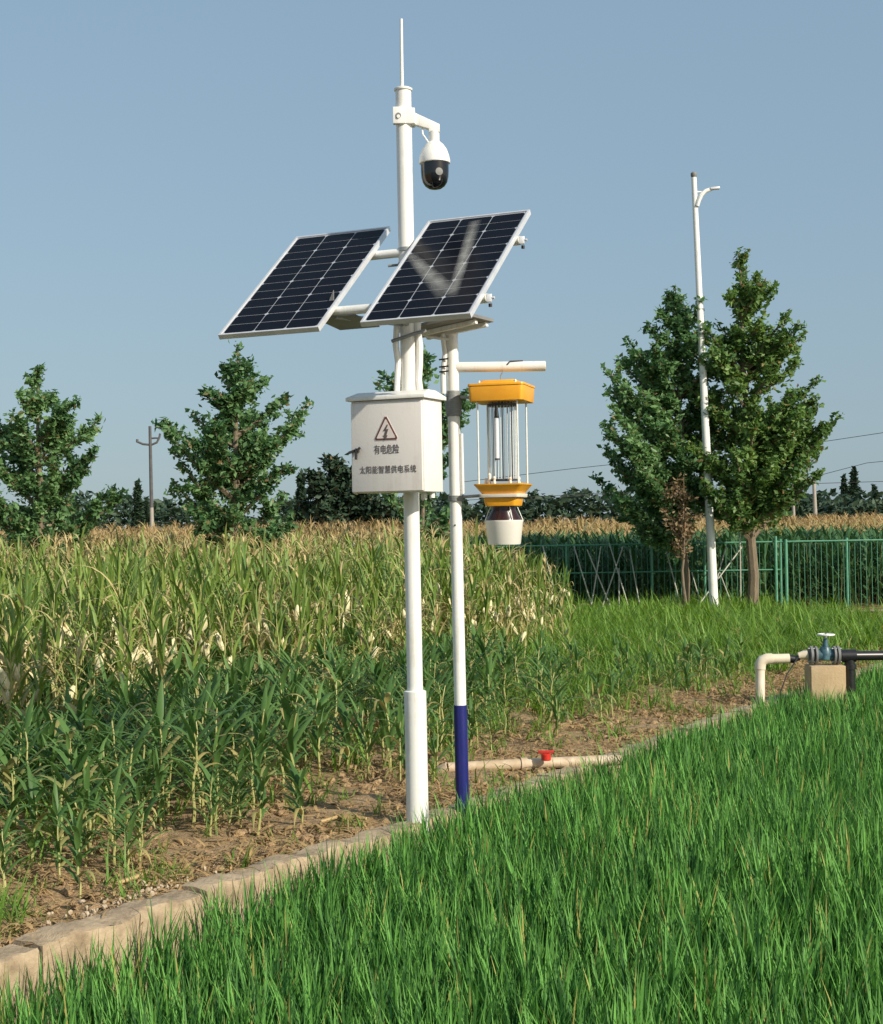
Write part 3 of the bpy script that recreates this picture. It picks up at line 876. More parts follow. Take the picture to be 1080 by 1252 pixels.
# pipe on the ground beside the poles
g0, g1, g2, g3 = gnd(548, 939, 0.05), gnd(625, 935, 0.055), gnd(690, 932, 0.055), gnd(760, 929, 0.05)
gp = thing('ground_pipe', 'long cream pipe lying on the soil behind the blue pole foot', 'pipe', (g0.x, g0.y, 0))
part('run', MB().tube([rel(q, gp) for q in (g0, g1, g2, g3)], 0.045, 14), 'pvcold', gp)
part('coupling', MB().tube([rel(g1 + (g2 - g1) * 0.18, gp), rel(g1 + (g2 - g1) * 0.36, gp)], 0.055, 14), 'pvcold', gp)
part('elbow', MB().tube([rel(g0, gp), rel(g0 + Vector((-0.05, 0.01, -0.02)), gp), rel(g0 + Vector((-0.07, 0.02, -0.10)), gp)], 0.052, 14), 'pvcold', gp)
gr = gnd(668, 929, 0.10)
rc = thing('red_pipe_cap', 'small red plastic valve cap sitting on the cream ground pipe', 'valve cap', (gr.x, gr.y, 0))
part('cap', MB().lathe([(0.035, 0.095), (0.04, 0.10), (0.04, 0.145), (0.03, 0.152)], 14), 'red', rc)
part('lever', MB().box((0.0, 0, 0.166), (0.13, 0.03, 0.02)), 'red', rc, 0.004)

# ================================================================== STREET LAMP
YS = gnd(874, 754).y
s0, s1 = at(874, 760, YS), at(848.5, 217, YS)
ls = thing('street_lamp', 'tall slightly leaning white street lamp with one curved arm between the trees', 'street lamp', s0)
part('mast', MB().tube([rel(s0, ls), rel(s1, ls)], [0.10, 0.056], 16), 'white', ls)
part('finial', MB().lathe([(0.045, 0), (0.066, 0.03), (0.066, 0.09), (0.03, 0.12)], 14, rel(s1, ls)), 'greyplate', ls)
pa = [at(x, y, YS - 0.05) for x, y in ((852.5, 252), (854.5, 245), (858, 238), (863, 233.5), (869, 231.5), (871, 231.2))]
part('arm', MB().tube([rel(q, ls) for q in pa], [0.045, 0.05, 0.05, 0.045, 0.04, 0.03], 10), 'white', ls)
hd = at(874, 230.3, YS - 0.05)
part('lamp_head', MB().box(rel(hd, ls), (0.20, 0.12, 0.05), Matrix.Rotation(R(-4), 3, 'Y')), 'alu', ls, 0.015)
part('link', MB().tube([rel(at(851.5, 234.5, YS), ls), rel(at(859.5, 235, YS), ls)], 0.02, 8), 'white', ls)

# ================================================================== UTILITY POLES AND LINES
def upole(label, px0, py0, px1, py1, Y, rad, cross):
    p0, p1 = at(px0, py0, Y), at(px1, py1, Y)
    r_ = thing('utility_pole', label, 'utility pole', (p0.x, Y, 0))
    p0 = Vector((p0.x, Y, 0))
    f_ = 0.42
    pm = p0 + (p1 - p0) * f_
    part('pole_foot', MB().tube([Vector((0, 0, 0)), pm - p0], [rad * 1.15, rad], 10), 'polecon', r_)
    part('pole_top', MB().tube([pm - p0, p1 - p0], [rad * 0.99, rad * 0.75], 10), 'poledark' if cross == 'curved' else 'polecon', r_)  # upper length darker than the foot on the curved-arm pole
    if cross == 'curved':
        pts = [at(x, y, Y) - p0 for x, y in ((168, 540), (175, 543), (185, 544), (192, 541), (195, 535), (196, 530))]
        part('cross_arm', MB().tube(pts, 0.06, 8), 'poledark', r_)
        part('cross_arm', MB().tube([at(184, 536, Y) - p0, at(191, 535.5, Y) - p0, at(195, 536, Y) - p0], 0.05, 8), 'poledark', r_)
        part('insulator', MB().tube([at(168, 541, Y) - p0, at(168, 537, Y) - p0], 0.07, 8), 'poledark', r_)
    else:
        part('cross_arm', MB().box(p1 - p0 + Vector((-0.3, 0, -0.25)), (1.0, 0.1, 0.1), Matrix.Rotation(R(10), 3, 'Y')), 'poledark', r_)
    return p1
upole('dark-topped utility pole with curved cross arms between the two left trees', 186.5, 660, 183.5, 521, 80, 0.105, 'curved')
u1 = upole('pale distant utility pole with a small cross arm, the taller of the right pair', 998, 640, 995, 581, 104, 0.15, 'bar')
u2 = upole('thinner distant utility pole, left of the taller one at the right edge', 971, 640, 969.5, 590, 106, 0.12, 'bar')
def line(label, pts, Y0, Y1, r_=0.018):
    n = len(pts)
    ps = [at(x, y, Y0 + (Y1 - Y0) * i / (n - 1)) for i, (x, y) in enumerate(pts)]
    tag(part('power_line', MB().tube(ps, r_, 5), 'wiredark'), label, 'power line')
line('highest power line, climbing to the right edge beside the right trees', [(560, 590), (700, 573), (860, 556), (1000, 541), (1100, 526), (1300, 494)], 95, 80)
line('middle power line running from the taller right utility pole to the right edge', [(560, 612), (740, 603), (969, 588), (995, 583), (1060, 566), (1120, 560), (1300, 540)], 104, 98, 0.02)
line('lowest power line, level across the gap right of the trees', [(560, 618), (700, 607), (850, 598), (969, 592), (1100, 588), (1300, 580)], 106, 98, 0.02)

# ================================================================== FENCES
YF = 32.6
fn = thing('wire_fence', 'long green metal mesh fence in front of the tall dark maize at the right', 'fence', (at(700, 740, YF).x, YF, 0))
def fx(px): return at(px, 700, YF).x - fn.location.x
zf1 = at(850, 664, YF).z
xs = [fx(p) for p in (600, 693, 797, 862, 955, 1036, 1120, 1204, 1290)]
for x in xs:
    part('post', MB().tube([(x, 0, 0), (x, 0, zf1 + 0.06)], 0.028, 8), 'greenpaint', fn)
for x in (fx(948.5), fx(961)):
    part('gate_post', MB().tube([(x, -0.05, 0), (x, -0.05, zf1 + (0.34 if x < fx(955) else 0.05))], 0.034, 8), 'greenpaint', fn)
part('rail', MB().tube([(xs[0], -0.02, zf1), (xs[-1], -0.02, zf1)], 0.019, 6), 'greenpaint', fn)
part('rail', MB().tube([(xs[0], -0.02, zf1 - 0.62), (fx(955), -0.02, zf1 - 0.62)], 0.016, 6), 'greenpaint', fn)
pk = MB().tube([(0, 0, 0.05), (0, 0, zf1)], 0.0065, 5).mesh('mesh_wire')
x = xs[0] + 0.12
while x < xs[-1]:
    o = link('mesh_wire', pk, 'greenpaint', fn); o.location = (x, 0.012, 0)
    x += 0.125
stakes = []
for (a_, b2) in (((702, 668), (722, 735)), ((718, 672), (745, 738)), ((735, 668), (724, 736)), ((762, 668), (738, 738)), ((770, 672), (782, 738)), ((745, 664), (765, 730)), ((812, 664), (832, 738)), ((846, 700), (858, 742)),
                 ((888, 668), (868, 740)), ((905, 640), (906, 742)), ((880, 700), (896, 742)), ((757, 695), (757, 740)), ((664, 668), (676, 715)), ((908, 668), (884, 700))):
    p0, p1 = at(*a_, YF - 0.35), at(*b2, YF - 0.9)
    d = p1 - p0
    p1 = p0 + d * (p0.z / -d.z)
    st_o = part('bamboo_stake', MB().tube([p0 - p1, Vector((0, 0, 0))], 0.015, 6), 'bamboo')
    st_o.location = p1
    stakes.append((b2[0], a_[0] - b2[0], st_o))
ORD = 'first second third fourth fifth sixth seventh eighth ninth tenth eleventh twelfth thirteenth last'.split()
for k, (bx_, dx_, st_o) in enumerate(sorted(stakes, key=lambda q: q[0])):
    lean_ = 'upright' if abs(dx_) < 4 else ('top leaning left' if dx_ < 0 else 'top leaning right')
    tag(st_o, 'thin bamboo stake with %s, %s along the green fence from the maize end' % (lean_ if lean_ != 'upright' else 'no lean', ORD[min(k, 13)]), 'stake', 'bamboo stakes along the fence')
# low dark rail fence at the left, behind the maize
YR = 36.0
rf = thing('rail_fence', 'low fence of two dark rails in front of the straw coloured field', 'fence', (at(375, 690, YR).x, YR, 0))
def rfx(px): return at(px, 680, YR).x - rf.location.x
zr = [at(430, 667.5, YR).z, at(430, 682, YR).z]
for z in zr:
    part('rail', MB().tube([(rfx(372), 0, z), (rfx(492), 0, z + 0.02)], 0.025, 6), 'poledark', rf)
for x in (375, 433, 488):
    part('post', MB().tube([(rfx(x), 0.03, 0), (rfx(x), 0.03, zr[0] + 0.08)], 0.03, 6), 'bamboo', rf)

# ================================================================== TREES
def quads_mesh(name, C, A, B, var, dry, material):
    """Leaf-sized diamonds: centres C, half axes A and B (n,3 arrays), a little folded along A."""
    n = len(C)
    N = np.cross(A, B)
    N /= np.linalg.norm(N, axis=1)[:, None] + 1e-9
    bl = np.linalg.norm(B, axis=1)[:, None]
    V = np.stack([C - A, C - B + N * bl * 0.35, C + A, C + B + N * bl * 0.35], 1).reshape(-1, 3)
    me = bpy.data.meshes.new(name)
    me.vertices.add(n * 4); me.vertices.foreach_set('co', V.astype(np.float32).ravel())
    Fi = np.arange(n)[:, None] * 4
    T = np.concatenate([Fi + [0, 1, 2], Fi + [0, 2, 3]], 1).reshape(-1)
    me.loops.add(n * 6); me.loops.foreach_set('vertex_index', T.astype(np.int32))
    me.polygons.add(n * 2); me.polygons.foreach_set('loop_start', np.arange(0, n * 6, 3, dtype=np.int32)); me.polygons.foreach_set('loop_total', np.full(n * 2, 3, dtype=np.int32))
    me.update(calc_edges=True)
    set_attr(me, 'var', np.repeat(var, 4)); set_attr(me, 'dry', np.repeat(dry, 4))
    me.materials.append(M[material])
    return me

def rdir(n):
    d = rng.normal(size=(n, 3))
    return d / np.linalg.norm(d, axis=1)[:, None]

def leaves_from(points, size, flat=0.5):
    n = len(points)
    C = np.asarray(points)
    A = rdir(n); A[:, 2] *= 0.7
    A /= np.linalg.norm(A, axis=1)[:, None]
    U_ = rdir(n); U_[:, 2] += flat * 2
    B = np.cross(A, U_); B /= np.linalg.norm(B, axis=1)[:, None] + 1e-9
    s_ = size * rng.uniform(0.6, 1.35, n)[:, None]
    return C, A * s_ * 0.66, B * s_ * 0.36

def tree(label, Y, base_px, tips, leader, leafsize=0.13, density=1.0, material='tree', group=None, trunk_r=0.10, low=0.6, name='broadleaf_tree', fill=1.0, spread=0.17, cat='tree', drymax=0.06):
    bx = at(base_px[0], base_px[1], Y)
    root = thing(name, label, cat, (bx.x, Y, 0), 0, group)
    lead = at(*leader, Y) - root.location
    H = lead.z
    tr = MB()
    kk = 9
    tp = []
    for k in range(kk + 1):
        f_ = k / kk
        tp.append(Vector((lead.x * f_ ** 1.2 + 0.05 * math.sin(k * 1.7) * (1 - f_), 0.05 * math.cos(k * 1.3) * (1 - f_), H * f_)))
    tr.tube(tp, [trunk_r * (1 - 0.9 * k / kk) + 0.004 for k in range(kk + 1)], 8)
    def trunk_pt(z):
        f_ = max(0, min(0.999, z / H)) * kk
        i = int(f_)
        return tp[i] + (tp[i + 1] - tp[i]) * (f_ - i)
    pts, var = [], []
    def along(a_, c_, b2, r0, leafy=0.2, sub=True, v0=0.5):
        L = (b2 - a_).length
        n = 7
        ps = [a_ * (1 - u) ** 2 + c_ * (2 * u * (1 - u)) + b2 * u ** 2 for u in [k / n for k in range(n + 1)]]
        tr.tube(ps, [r0 * (1 - 0.85 * k / n) + 0.003 for k in range(n + 1)], 4, False)
        m_ = int(L * 95 * density * (1 if sub else 1.3))
        for _ in range(m_):
            u = ru(leafy, 1.03)
            i = min(n - 1, int(u * n)); p = ps[i] + (ps[i + 1] - ps[i]) * (u * n - i)
            sg = spread * (0.7 if sub else 0.42) * (1.15 - 0.7 * u)
            q = p + Vector((random.gauss(0, sg), random.gauss(0, sg), random.gauss(0, sg * 0.8)))
            pts.append(q[:]); var.append(v0 + ru(-0.28, 0.28))
        if sub:
            for _ in range(max(3, int(L * 4.2))):
                u = ru(0.25, 0.95)
                i = min(n - 1, int(u * n)); p = ps[i]
                d = (b2 - a_).normalized()
                q = Vector((random.gauss(0, 1), random.gauss(0, 1), random.gauss(0.25, 0.6))).normalized()
                d2 = (d * 0.55 + q * 0.75).normalized()
                l2 = ru(0.22, 0.5) * min(1.1, L) * (1.15 - 0.5 * u)
                e = p + d2 * l2
                along(p, p + d2 * l2 * 0.5 + Vector((0, 0, -0.03)), e, r0 * 0.3, 0.1, False, v0)
    along(trunk_pt(H * 0.72), trunk_pt(H * 0.86), lead, 0.02, 0.0)
    for (px, py) in tips:
        tip = at(px, py, Y) - root.location
        for copy in range(2):
            axis_x = trunk_pt(tip.z * 0.8).x
            r_ = abs(tip.x - axis_x)
            if copy == 0:
                T = Vector((tip.x, random.gauss(0, 0.35) * (0.35 + r_), tip.z))
            else:
                if random.random() > fill: continue
                rr = max(0.35, r_) * ru(0.6, 1.0)
                an = random.choice((-1, 1)) * ru(0.6, 1.5)
                sx = 1 if tip.x > axis_x else -1
                T = Vector((axis_x + sx * rr * math.cos(an), rr * math.sin(an), tip.z - ru(0, 0.3)))
            hd_ = (T - trunk_pt(T.z)).length
            z0 = max(low, T.z - hd_ * ru(0.55, 0.95) - 0.15)
            z0 = min(z0, H * 0.93)
            a_ = trunk_pt(z0)
            c_ = a_ + (T - a_) * 0.55 + Vector((0, 0, -0.12 * hd_))
            along(a_, c_, T, 0.030 * trunk_r / 0.1 * (0.5 + min(1, hd_)), 0.22, True, ru(0.3, 0.7))
    part('trunk', tr, 'bark', root)
    C, A, B = leaves_from(pts, leafsize)
    n = len(C)
    dry = (rng.random(n) < drymax) * rng.uniform(0.3, 0.9, n)
    link('crown', quads_mesh('crown', C, A, B, np.clip(np.array(var), 0, 1), dry, material), None, root)
    return root

tree('leafy tree cut by the left edge of the photo, with a thin spire top', 30, (50, 700),
     [(28, 480), (62, 478), (5, 518), (-28, 500), (100, 492), (126, 512), (122, 548), (138, 600), (95, 570), (-10, 560), (22, 540), (80, 520), (-40, 600), (20, 620), (112, 640), (62, 648), (0, 645), (148, 603), (-30, 540), (70, 600), (40, 580)], (46, 450), 0.098, 1.35, trunk_r=0.11, spread=0.17)
tree('leafy tree under the clean solar panel, bushy down to the maize', 29, (285, 700),
     [(272, 445), (308, 440), (262, 480), (325, 462), (255, 477), (202, 514), (214, 530), (233, 505), (368, 486), (364, 515), (345, 482), (352, 570), (228, 568), (216, 590), (238, 622), (358, 630), (332, 660), (250, 664), (290, 600), (302, 650), (268, 560), (320, 520), (335, 545), (300, 480), (240, 540), (315, 590), (345, 605)], (291, 424), 0.098, 1.35, 'tree', trunk_r=0.12, low=0.4, spread=0.17)
tree('left one of the paired trees by the street lamp, broad and lower', 31.3, (838, 742),
     [(818, 360), (792, 396), (772, 440), (738, 456), (742, 482), (762, 500), (736, 520), (738, 580), (752, 612), (780, 640), (836, 362), (852, 372), (862, 402), (800, 430), (830, 480), (760, 470), (812, 520), (770, 560), (842, 545), (880, 430), (886, 500), (884, 560), (876, 470), (868, 455), (870, 540), (866, 590), (872, 395), (740, 505), (748, 565), (756, 440), (742, 530), (745, 545), (765, 420), (806, 380), (790, 500), (792, 560), (812, 600), (850, 590), (775, 590), (760, 545), (845, 440), (860, 500), (750, 600)], (826, 352), 0.098, 1.2, trunk_r=0.085, low=1.2, spread=0.17)
tree('tall pointed tree right of the street lamp with its bare trunk showing', 30.9, (921, 749),
     [(925, 338), (915, 340), (930, 362), (948, 348), (960, 386), (984, 408), (975, 442), (994, 466), (962, 500), (1000, 522), (1016, 512), (984, 556), (990, 578), (890, 360), (880, 395), (862, 432), (852, 490), (866, 560), (890, 612), (932, 618), (960, 600), (940, 560), (854, 540), (886, 450), (840, 470), (838, 540), (842, 600), (846, 420), (1012, 525), (1000, 495), (858, 400), (852, 460), (846, 505), (850, 590), (1005, 540), (985, 490), (972, 400), (1008, 560), (950, 430), (968, 545), (905, 400), (925, 480), (870, 520), (985, 520), (945, 500), (920, 560), (905, 610), (965, 575), (900, 520), (930, 420), (910, 370)], (904, 308), 0.098, 1.1, 'treeyellow', trunk_r=0.12, low=1.6, spread=0.165)
tree('thin sapling behind the control box, its twigs showing round the pole', 33, (520, 690),
     [(466, 455), (462, 468), (515, 432), (524, 445), (578, 488), (560, 520), (480, 475), (548, 560), (552, 620), (530, 600), (572, 478), (490, 520), (500, 560), (545, 640), (535, 655), (470, 600)], (512, 420), 0.12, 0.75, trunk_r=0.06, low=0.7)
tree('dark spreading tree behind the lower half of the control box', 60, (455, 660),
     [(385, 600), (420, 590), (440, 592), (372, 615), (405, 640), (455, 620), (380, 580), (402, 568), (430, 575), (460, 590), (415, 610), (440, 625), (395, 630), (480, 610), (475, 640), (430, 645), (378, 640), (450, 600), (490, 650), (500, 625)], (405, 562), 0.22, 1.5, 'dark', trunk_r=0.2, low=0.5, spread=0.5)
tree('withered reddish brown shrub between the street lamp and the left of the paired trees', 30.35, (836, 745),
     [(812, 600), (828, 586), (846, 606), (816, 640), (850, 648), (838, 620), (808, 622), (826, 660), (854, 628)], (836, 580), 0.075, 0.36, 'brownleaf', trunk_r=0.035, low=0.9, name='withered_shrub', cat='shrub', spread=0.19)

def conifer(label, px, ptop, Y, w_px, group=None):
    b0_, t0_ = at(px, 640, Y), at(px, ptop, Y)
    root = thing('conifer_tree', label, 'tree', (b0_.x, Y, 0), 0, group)
    H = t0_.z
    w = w_px * Y / F / 2
    part('trunk', MB().tube([(0, 0, 0), (0, 0, H * 0.95)], [0.22, 0.02], 6), 'bark', root)
    n = 2600
    z = H * (0.04 + 0.96 * (1 - np.sqrt(rng.random(n))))
    lobe = 0.72 + 0.28 * np.sin(z / H * 46 + px) 
    an = rng.random(n) * 2 * np.pi
    rr = w * (1 - z / H) ** 0.85 * lobe * np.sqrt(rng.random(n)) * (0.8 + 0.35 * np.sin(3 * an + px)) + 0.06 * H / 8
    P = np.stack([rr * np.cos(an), rr * np.sin(an), z], 1)
    C, A, B = leaves_from(P, H * 0.075)
    link('crown', quads_mesh('crown', C, A, B, rng.uniform(0, 1, n), np.zeros(n), 'dark'), None, root)
for lab, px, ptop, Y, w in (
    ('dark spire conifer left of the dark-topped utility pole', 169, 586, 95, 22),
    ('short dark conifer just right of the dark-topped utility pole', 180, 606, 100, 16),
    ('slim dark conifer beside the tree under the left solar panel', 369, 575, 90, 26),
    ('tall dark conifer cluster peak at the right edge of the field', 1045, 571, 140, 40),
    ('dark conifer left of the tall right-hand conifer', 1033, 580, 142, 26),
    ('dark cone-shaped conifer cut by the right edge', 1070, 590, 138, 34),
    ('small pointed tree between the right utility poles and the tall conifer', 1013, 602, 150, 16)):
    conifer(lab, px, ptop, Y, w)

# far wood: one mass
P, S, V_ = [], [], []
nq = 42000
X = rng.uniform(-70, 75, nq)
kc = np.sort(rng.uniform(-72, 77, 64))
kh = rng.uniform(2.4, 4.0, 64) + np.where(kc < -22, 0.8, 0) - np.where(kc > 26, 0.9, 0)
topz = np.max(kh[None, :] * np.sqrt(np.clip(1 - ((X[:, None] - kc[None, :]) / rng.uniform(1.8, 3.6, 64)[None, :]) ** 2, 0, 1)), 1) * 0.5 + 2.5 + 0.35 * np.sin(X * 1.9) + 0.25 * np.sin(X * 4.3 + 1)
z = topz * rng.random(nq) ** 0.8
Yj = 118 + rng.normal(0, 3, nq)
C, A, B = leaves_from(np.stack([X, Yj, z], 1), 0.48)
o = link('distant_wood', quads_mesh('distant_wood', C, A, B, rng.uniform(0.2, 1, nq), np.zeros(nq), 'dark'))
tag(o, 'dark green line of distant trees along the horizon', None, None, 'stuff')

# ================================================================== PLANTS
def corn_prof(u):
    return min(1.0, 0.5 + 3 * u) * (1 - u ** 2.6)

def maize_design(h, nleaf, lenr, wid, bare, dryness, ear, seed, material, upright, tassel=False):
    """Stalk, separate leaves and an ear of one plant."""
    random.seed(seed)
    lean = Vector((ru(-0.08, 0.08), ru(-0.08, 0.08), 1))
    pts = [lean * (h * k / 6) + Vector((0.01 * math.sin(k * 2 + seed), 0.01 * math.cos(k * 1.5), 0)) for k in range(7)]
    for p in pts: pass
    stalk = MB().tube([Vector((0, 0, -0.05))] + pts[1:], [0.013 * (1 - 0.65 * k / 6) for k in range(7)], 6)
    az0 = ru(0, 6.28)
    leaves = []
    for i in range(nleaf):
        f_ = bare + (1 - bare) * (i / (nleaf - 1)) ** 0.9
        z = h * f_ * 0.97
        p = lean * z
        az = az0 + (i % 2) * math.pi + ru(-0.6, 0.6)
        L = lenr * ru(0.75, 1.15) * (0.75 + 0.5 * math.sin(math.pi * min(1, 0.2 + f_ * 0.75)))
        d = 0.0
        if random.random() < dryness * (1.5 - f_):
            d = ru(0.5, 1.0)
        el = R(ru(*upright)) + 0.25 * (f_ - 0.5)
        dr = ru(0.45, 1.7) * (1.15 - 0.5 * f_) if d < 0.4 else ru(1.0, 2.7)
        b2 = Blades().blade(p, az, L, wid * ru(0.8, 1.15), el, dr, 6, 0.35, ru(0.2, 0.8), d, ru(-0.5, 0.5), corn_prof, 0.35 * dryness)
        leaves.append(b2)
    if tassel:
        for k in range(6):
            leaves.append(Blades().blade(lean * h, ru(0, 6.28), ru(0.18, 0.3), 0.016, R(ru(50, 85)), 0.6, 3, 0, 0.5, 0.95))
    earm = None
    if ear:
        z = h * ru(0.42, 0.62)
        a_ = az0 + ru(-0.5, 0.5)
        d = Vector((math.cos(a_) * 0.35, math.sin(a_) * 0.35, 1 if ru(0, 1) < 0.7 else -0.6)).normalized()
        p = lean * z + Vector((math.cos(a_), math.sin(a_), 0)) * 0.02
        earm = MB().tube([p, p + d * 0.05, p + d * 0.13, p + d * 0.2, p + d * 0.24], [0.016, 0.042, 0.044, 0.028, 0.008], 8)
        earm.tube([p + d * 0.10 + Vector((0.02, 0, 0)), p + d * 0.19 + Vector((0.06, 0.02, 0.02)), p + d * 0.22 + Vector((0.10, 0.03, -0.03))], [0.02, 0.016, 0.004], 5)
    random.seed(seed + 1000)
    sm = stalk.mesh('stalk'); sm.materials.append(M['stalk'])
    lm = [q.mesh('leaf', material) for q in leaves]
    em = None
    if earm:
        em = earm.mesh('ear_husk'); em.materials.append(M['husk'])
    whole = Blades()
    for q in leaves:
        o_ = len(whole.v)
        whole.v += q.v; whole.f += [tuple(i + o_ for i in f_) for f_ in q.f]; whole.var += q.var; whole.dry += q.dry
    nl = len(whole.f)
    whole.merge(stalk, 0.7, 0.35)
    ns = len(whole.f)
    if earm: whole.merge(earm, 0.5, 0.9)
    wm_ = whole.mesh('maize_plant', material)
    wm_.materials.append(M['stalk']); wm_.materials.append(M['husk'])
    wm_.polygons.foreach_set('material_index', [0] * nl + [1] * (ns - nl) + [2] * (len(whole.f) - ns))
    return dict(stalk=sm, leaves=lm, ear=em, whole=wm_)

tall = [maize_design(ru(1.20, 1.56), random.randint(12, 14), 0.58, 0.047, 0.14, 0.19 + 0.14 * (i % 4), i % 4 != 3, 100 + i, 'corn', (66, 87)) for i in range(12)]
ripe = [maize_design(ru(1.45, 1.72), 12, 0.56, 0.045, 0.14, 1.2, i % 2 == 0, 200 + i, 'corn', (64, 86), True) for i in range(5)]
young = [maize_design(ru(0.42, 0.70), random.randint(10, 13), 0.36, 0.046, 0.20, 0.18, False, 300 + i, 'young', (42, 70)) for i in range(9)]
behind = [maize_design(ru(1.6, 1.8), 13, 0.6, 0.085, 0.06, 0.0, False, 500 + i, 'deep', (50, 76)) for i in range(5)]
for d_ in behind:
    d_['whole'].materials[1] = M['deep']
drytop = [maize_design(ru(1.8, 2.0), 10, 0.55, 0.06, 0.12, 1.9, False, 600 + i, 'straw_leaf', (55, 80), True) for i in range(5)]
random.seed(21)

def inframe(p, mrg=70):
    x, y, z = proj(p)
    return -mrg < x < 1080 + mrg and z > 0

def plant_individual(name, des, p, rz, sc, label, cat, group, split):
    o = link(name, des['stalk'] if split else des['whole'])
    o.location = p
    o.rotation_euler = (ru(-0.08, 0.08), ru(-0.08, 0.08), rz)
    o.scale = (sc, sc, sc)
    tag(o, label, cat, group)
    if split:
        for lm in des['leaves']:
            c_ = link('leaf', lm); c_.parent = o
        if des['ear']:
            c_ = link('ear_husk', des['ear']); c_.parent = o
    return o

def place_crop(name, cands, designs, label, cat, group, n_ind, n_split, stuff_name, stuff_label, extra=[], pick=None):
    cands.sort(key=lambda c_: c_[0].y)
    vis = [c_ for c_ in cands if inframe(c_[0], 25)]
    rest = [c_ for c_ in cands if not inframe(c_[0], 25)] + vis[n_ind:]
    for i, (p, sc) in enumerate(vis[:n_ind]):
        plant_individual(name, random.choice(designs), p, ru(0, 6.28), sc, label, cat, group, i < n_split)
    if rest:
        scatter(stuff_name, [c_[0] for c_ in rest], [(ru(-0.08, 0.08), ru(-0.08, 0.08), ru(0, 6.28)) for _ in rest], [c_[1] for c_ in rest], [pick(c_[0]) if pick else random.randrange(len(designs)) for c_ in rest], [d['whole'] for d in designs + extra], 'stuff', stuff_label)

# tall drying maize
c = []
s = -8.0
row = 4.3
while row < 26:
    s = -10.0
    while s < 13.6 + 1.75 * (row - 5.2):
        p = st(s + ru(-0.08, 0.08), row + ru(-0.13, 0.13))
        s += 0.24
        if p.y > 33.5 or p.y < 4 or not inframe(p, 460): continue
        edge = (13.6 + 1.75 * (row - 5.2)) - s
        if edge < 3.2 and random.random() > 0.25 + 0.24 * edge: continue
        if random.random() < (0.06 if row > 5.6 else 0.75 - 0.5 * (row - 4.3)): continue
        c.append((p, ru(0.84, 1.1) * (0.72 + 0.09 * max(0, min(3, edge))) * (1 if row > 5.4 else 0.82)))
    row += 0.52
place_crop('maize_plant', c, tall, 'tall yellowing maize plant in the dense stand behind the young crop', 'maize plant', 'tall yellowing maize behind the poles', 300, 85, 'maize_field', 'dense tall maize stand with yellowing leaves', ripe, lambda p: 12 + random.randrange(5) if random.random() < 0.15 + 0.6 * max(0, min(1, (p.y - 20) / 6)) * max(0, min(1, (0.2 - p.x) / 3)) else random.randrange(12))

# young dark maize in front, with two bare heaps of old stalks in it
HEAPS = [(*gnd(332, 925)[:2], 0.42), (*gnd(440, 900)[:2], 0.30)]
c = []
row = 0.72
while row < 6.4:
    s = -9.0
    while s < 9.0:
        p = st(s + ru(-0.07, 0.07), row + ru(-0.12, 0.12))
        s += 0.15
        if not inframe(p, 420) or p.y < 4: continue
        px, py, _ = proj(p)
        keep = 1.0 if px < 430 else max(0.0, 1 - (px - 430) / 260)
        if row < 2.0 and px > 330: keep *= 0.35
        mx_, my_, _ = proj((p.x, p.y, 0.3))
        for hx_, hy_, hw_ in HEAPS:
            if (p.x - hx_) ** 2 + (p.y - hy_) ** 2 < hw_ ** 2 or (abs(mx_ - proj((hx_, hy_, 0.2))[0]) < 34 and 0 < hy_ - p.y < 1.0): keep = 0.03
        if row < 1.5: keep *= 0.4 + 0.75 * (row - 0.72)
        if row > 4.6: keep *= 0.45
        keep *= 0.62 + 0.55 * math.sin(2.3 * p.x + 1.1 * p.y) * math.sin(1.9 * p.y - 0.7 * p.x) + 0.25
        if random.random() > keep * 0.93: continue
        c.append((p, ru(0.7, 1.1) * (0.7 if row < 1.4 else 1.0)))
    row += 0.36
c_small = []
for _ in range(400):
    p = st(ru(1.5, 12), ru(1.0, 4.6))
    px, py, _z = proj(p)
    if 545 < px < 920 and random.random() < 0.42 * max(0.12, min(1, (p.y - 11) / 4)): c_small.append((p, ru(0.45, 0.8)))
place_crop('young_maize_plant', c, young, 'young dark green maize plant with bare pale lower stem by the soil strip', 'maize plant', 'young maize left of the poles', 230, 90, 'young_maize_crop', 'young dark green maize growing in rows')

for i, (p, sc) in enumerate(sorted(c_small, key=lambda q: q[0].y)[:70]):
    plant_individual('young_maize_plant', random.choice(young), p, ru(0, 6.28), sc, 'small young maize plant in the thin grass right of the poles', 'maize plant', 'small maize plants right of the poles', i < 25)

# dark maize behind the green fence, then the straw-topped field beyond
pts = []
y = YF + 0.7
while y < YF + 7:
    x = at(560, 700, y).x
    while x < at(1240, 700, y).x:
        pts.append((Vector((x + ru(-0.1, 0.1), y + ru(-0.15, 0.15), 0)), ru(0.88, 1.0)))
        x += 0.19
    y += 0.5
scatter('fence_maize', [p for p, _ in pts], [(0, 0, ru(0, 6.28)) for _ in pts], [q * 0.95 for _, q in pts], [random.randrange(5) for _ in pts], [d['whole'] for d in behind], 'stuff', 'dark green maize standing behind the green fence')
pts = []
for y, dx in [(34.5 + 0.8 * k, 0.3) for k in range(6)] + [(40 + 1.6 * k, 0.36) for k in range(10)] + [(57 + 4 * k, 0.6) for k in range(12)]:
    x = at(-120, 700, y).x
    while x < at(1200, 700, y).x:
        q = at(560, 700, y).x
        if x < q or y > YF + 7:
            pts.append((Vector((x + ru(-0.15, 0.15), y + ru(-0.3, 0.3), 0)), ru(0.9, 1.06)))
        x += dx
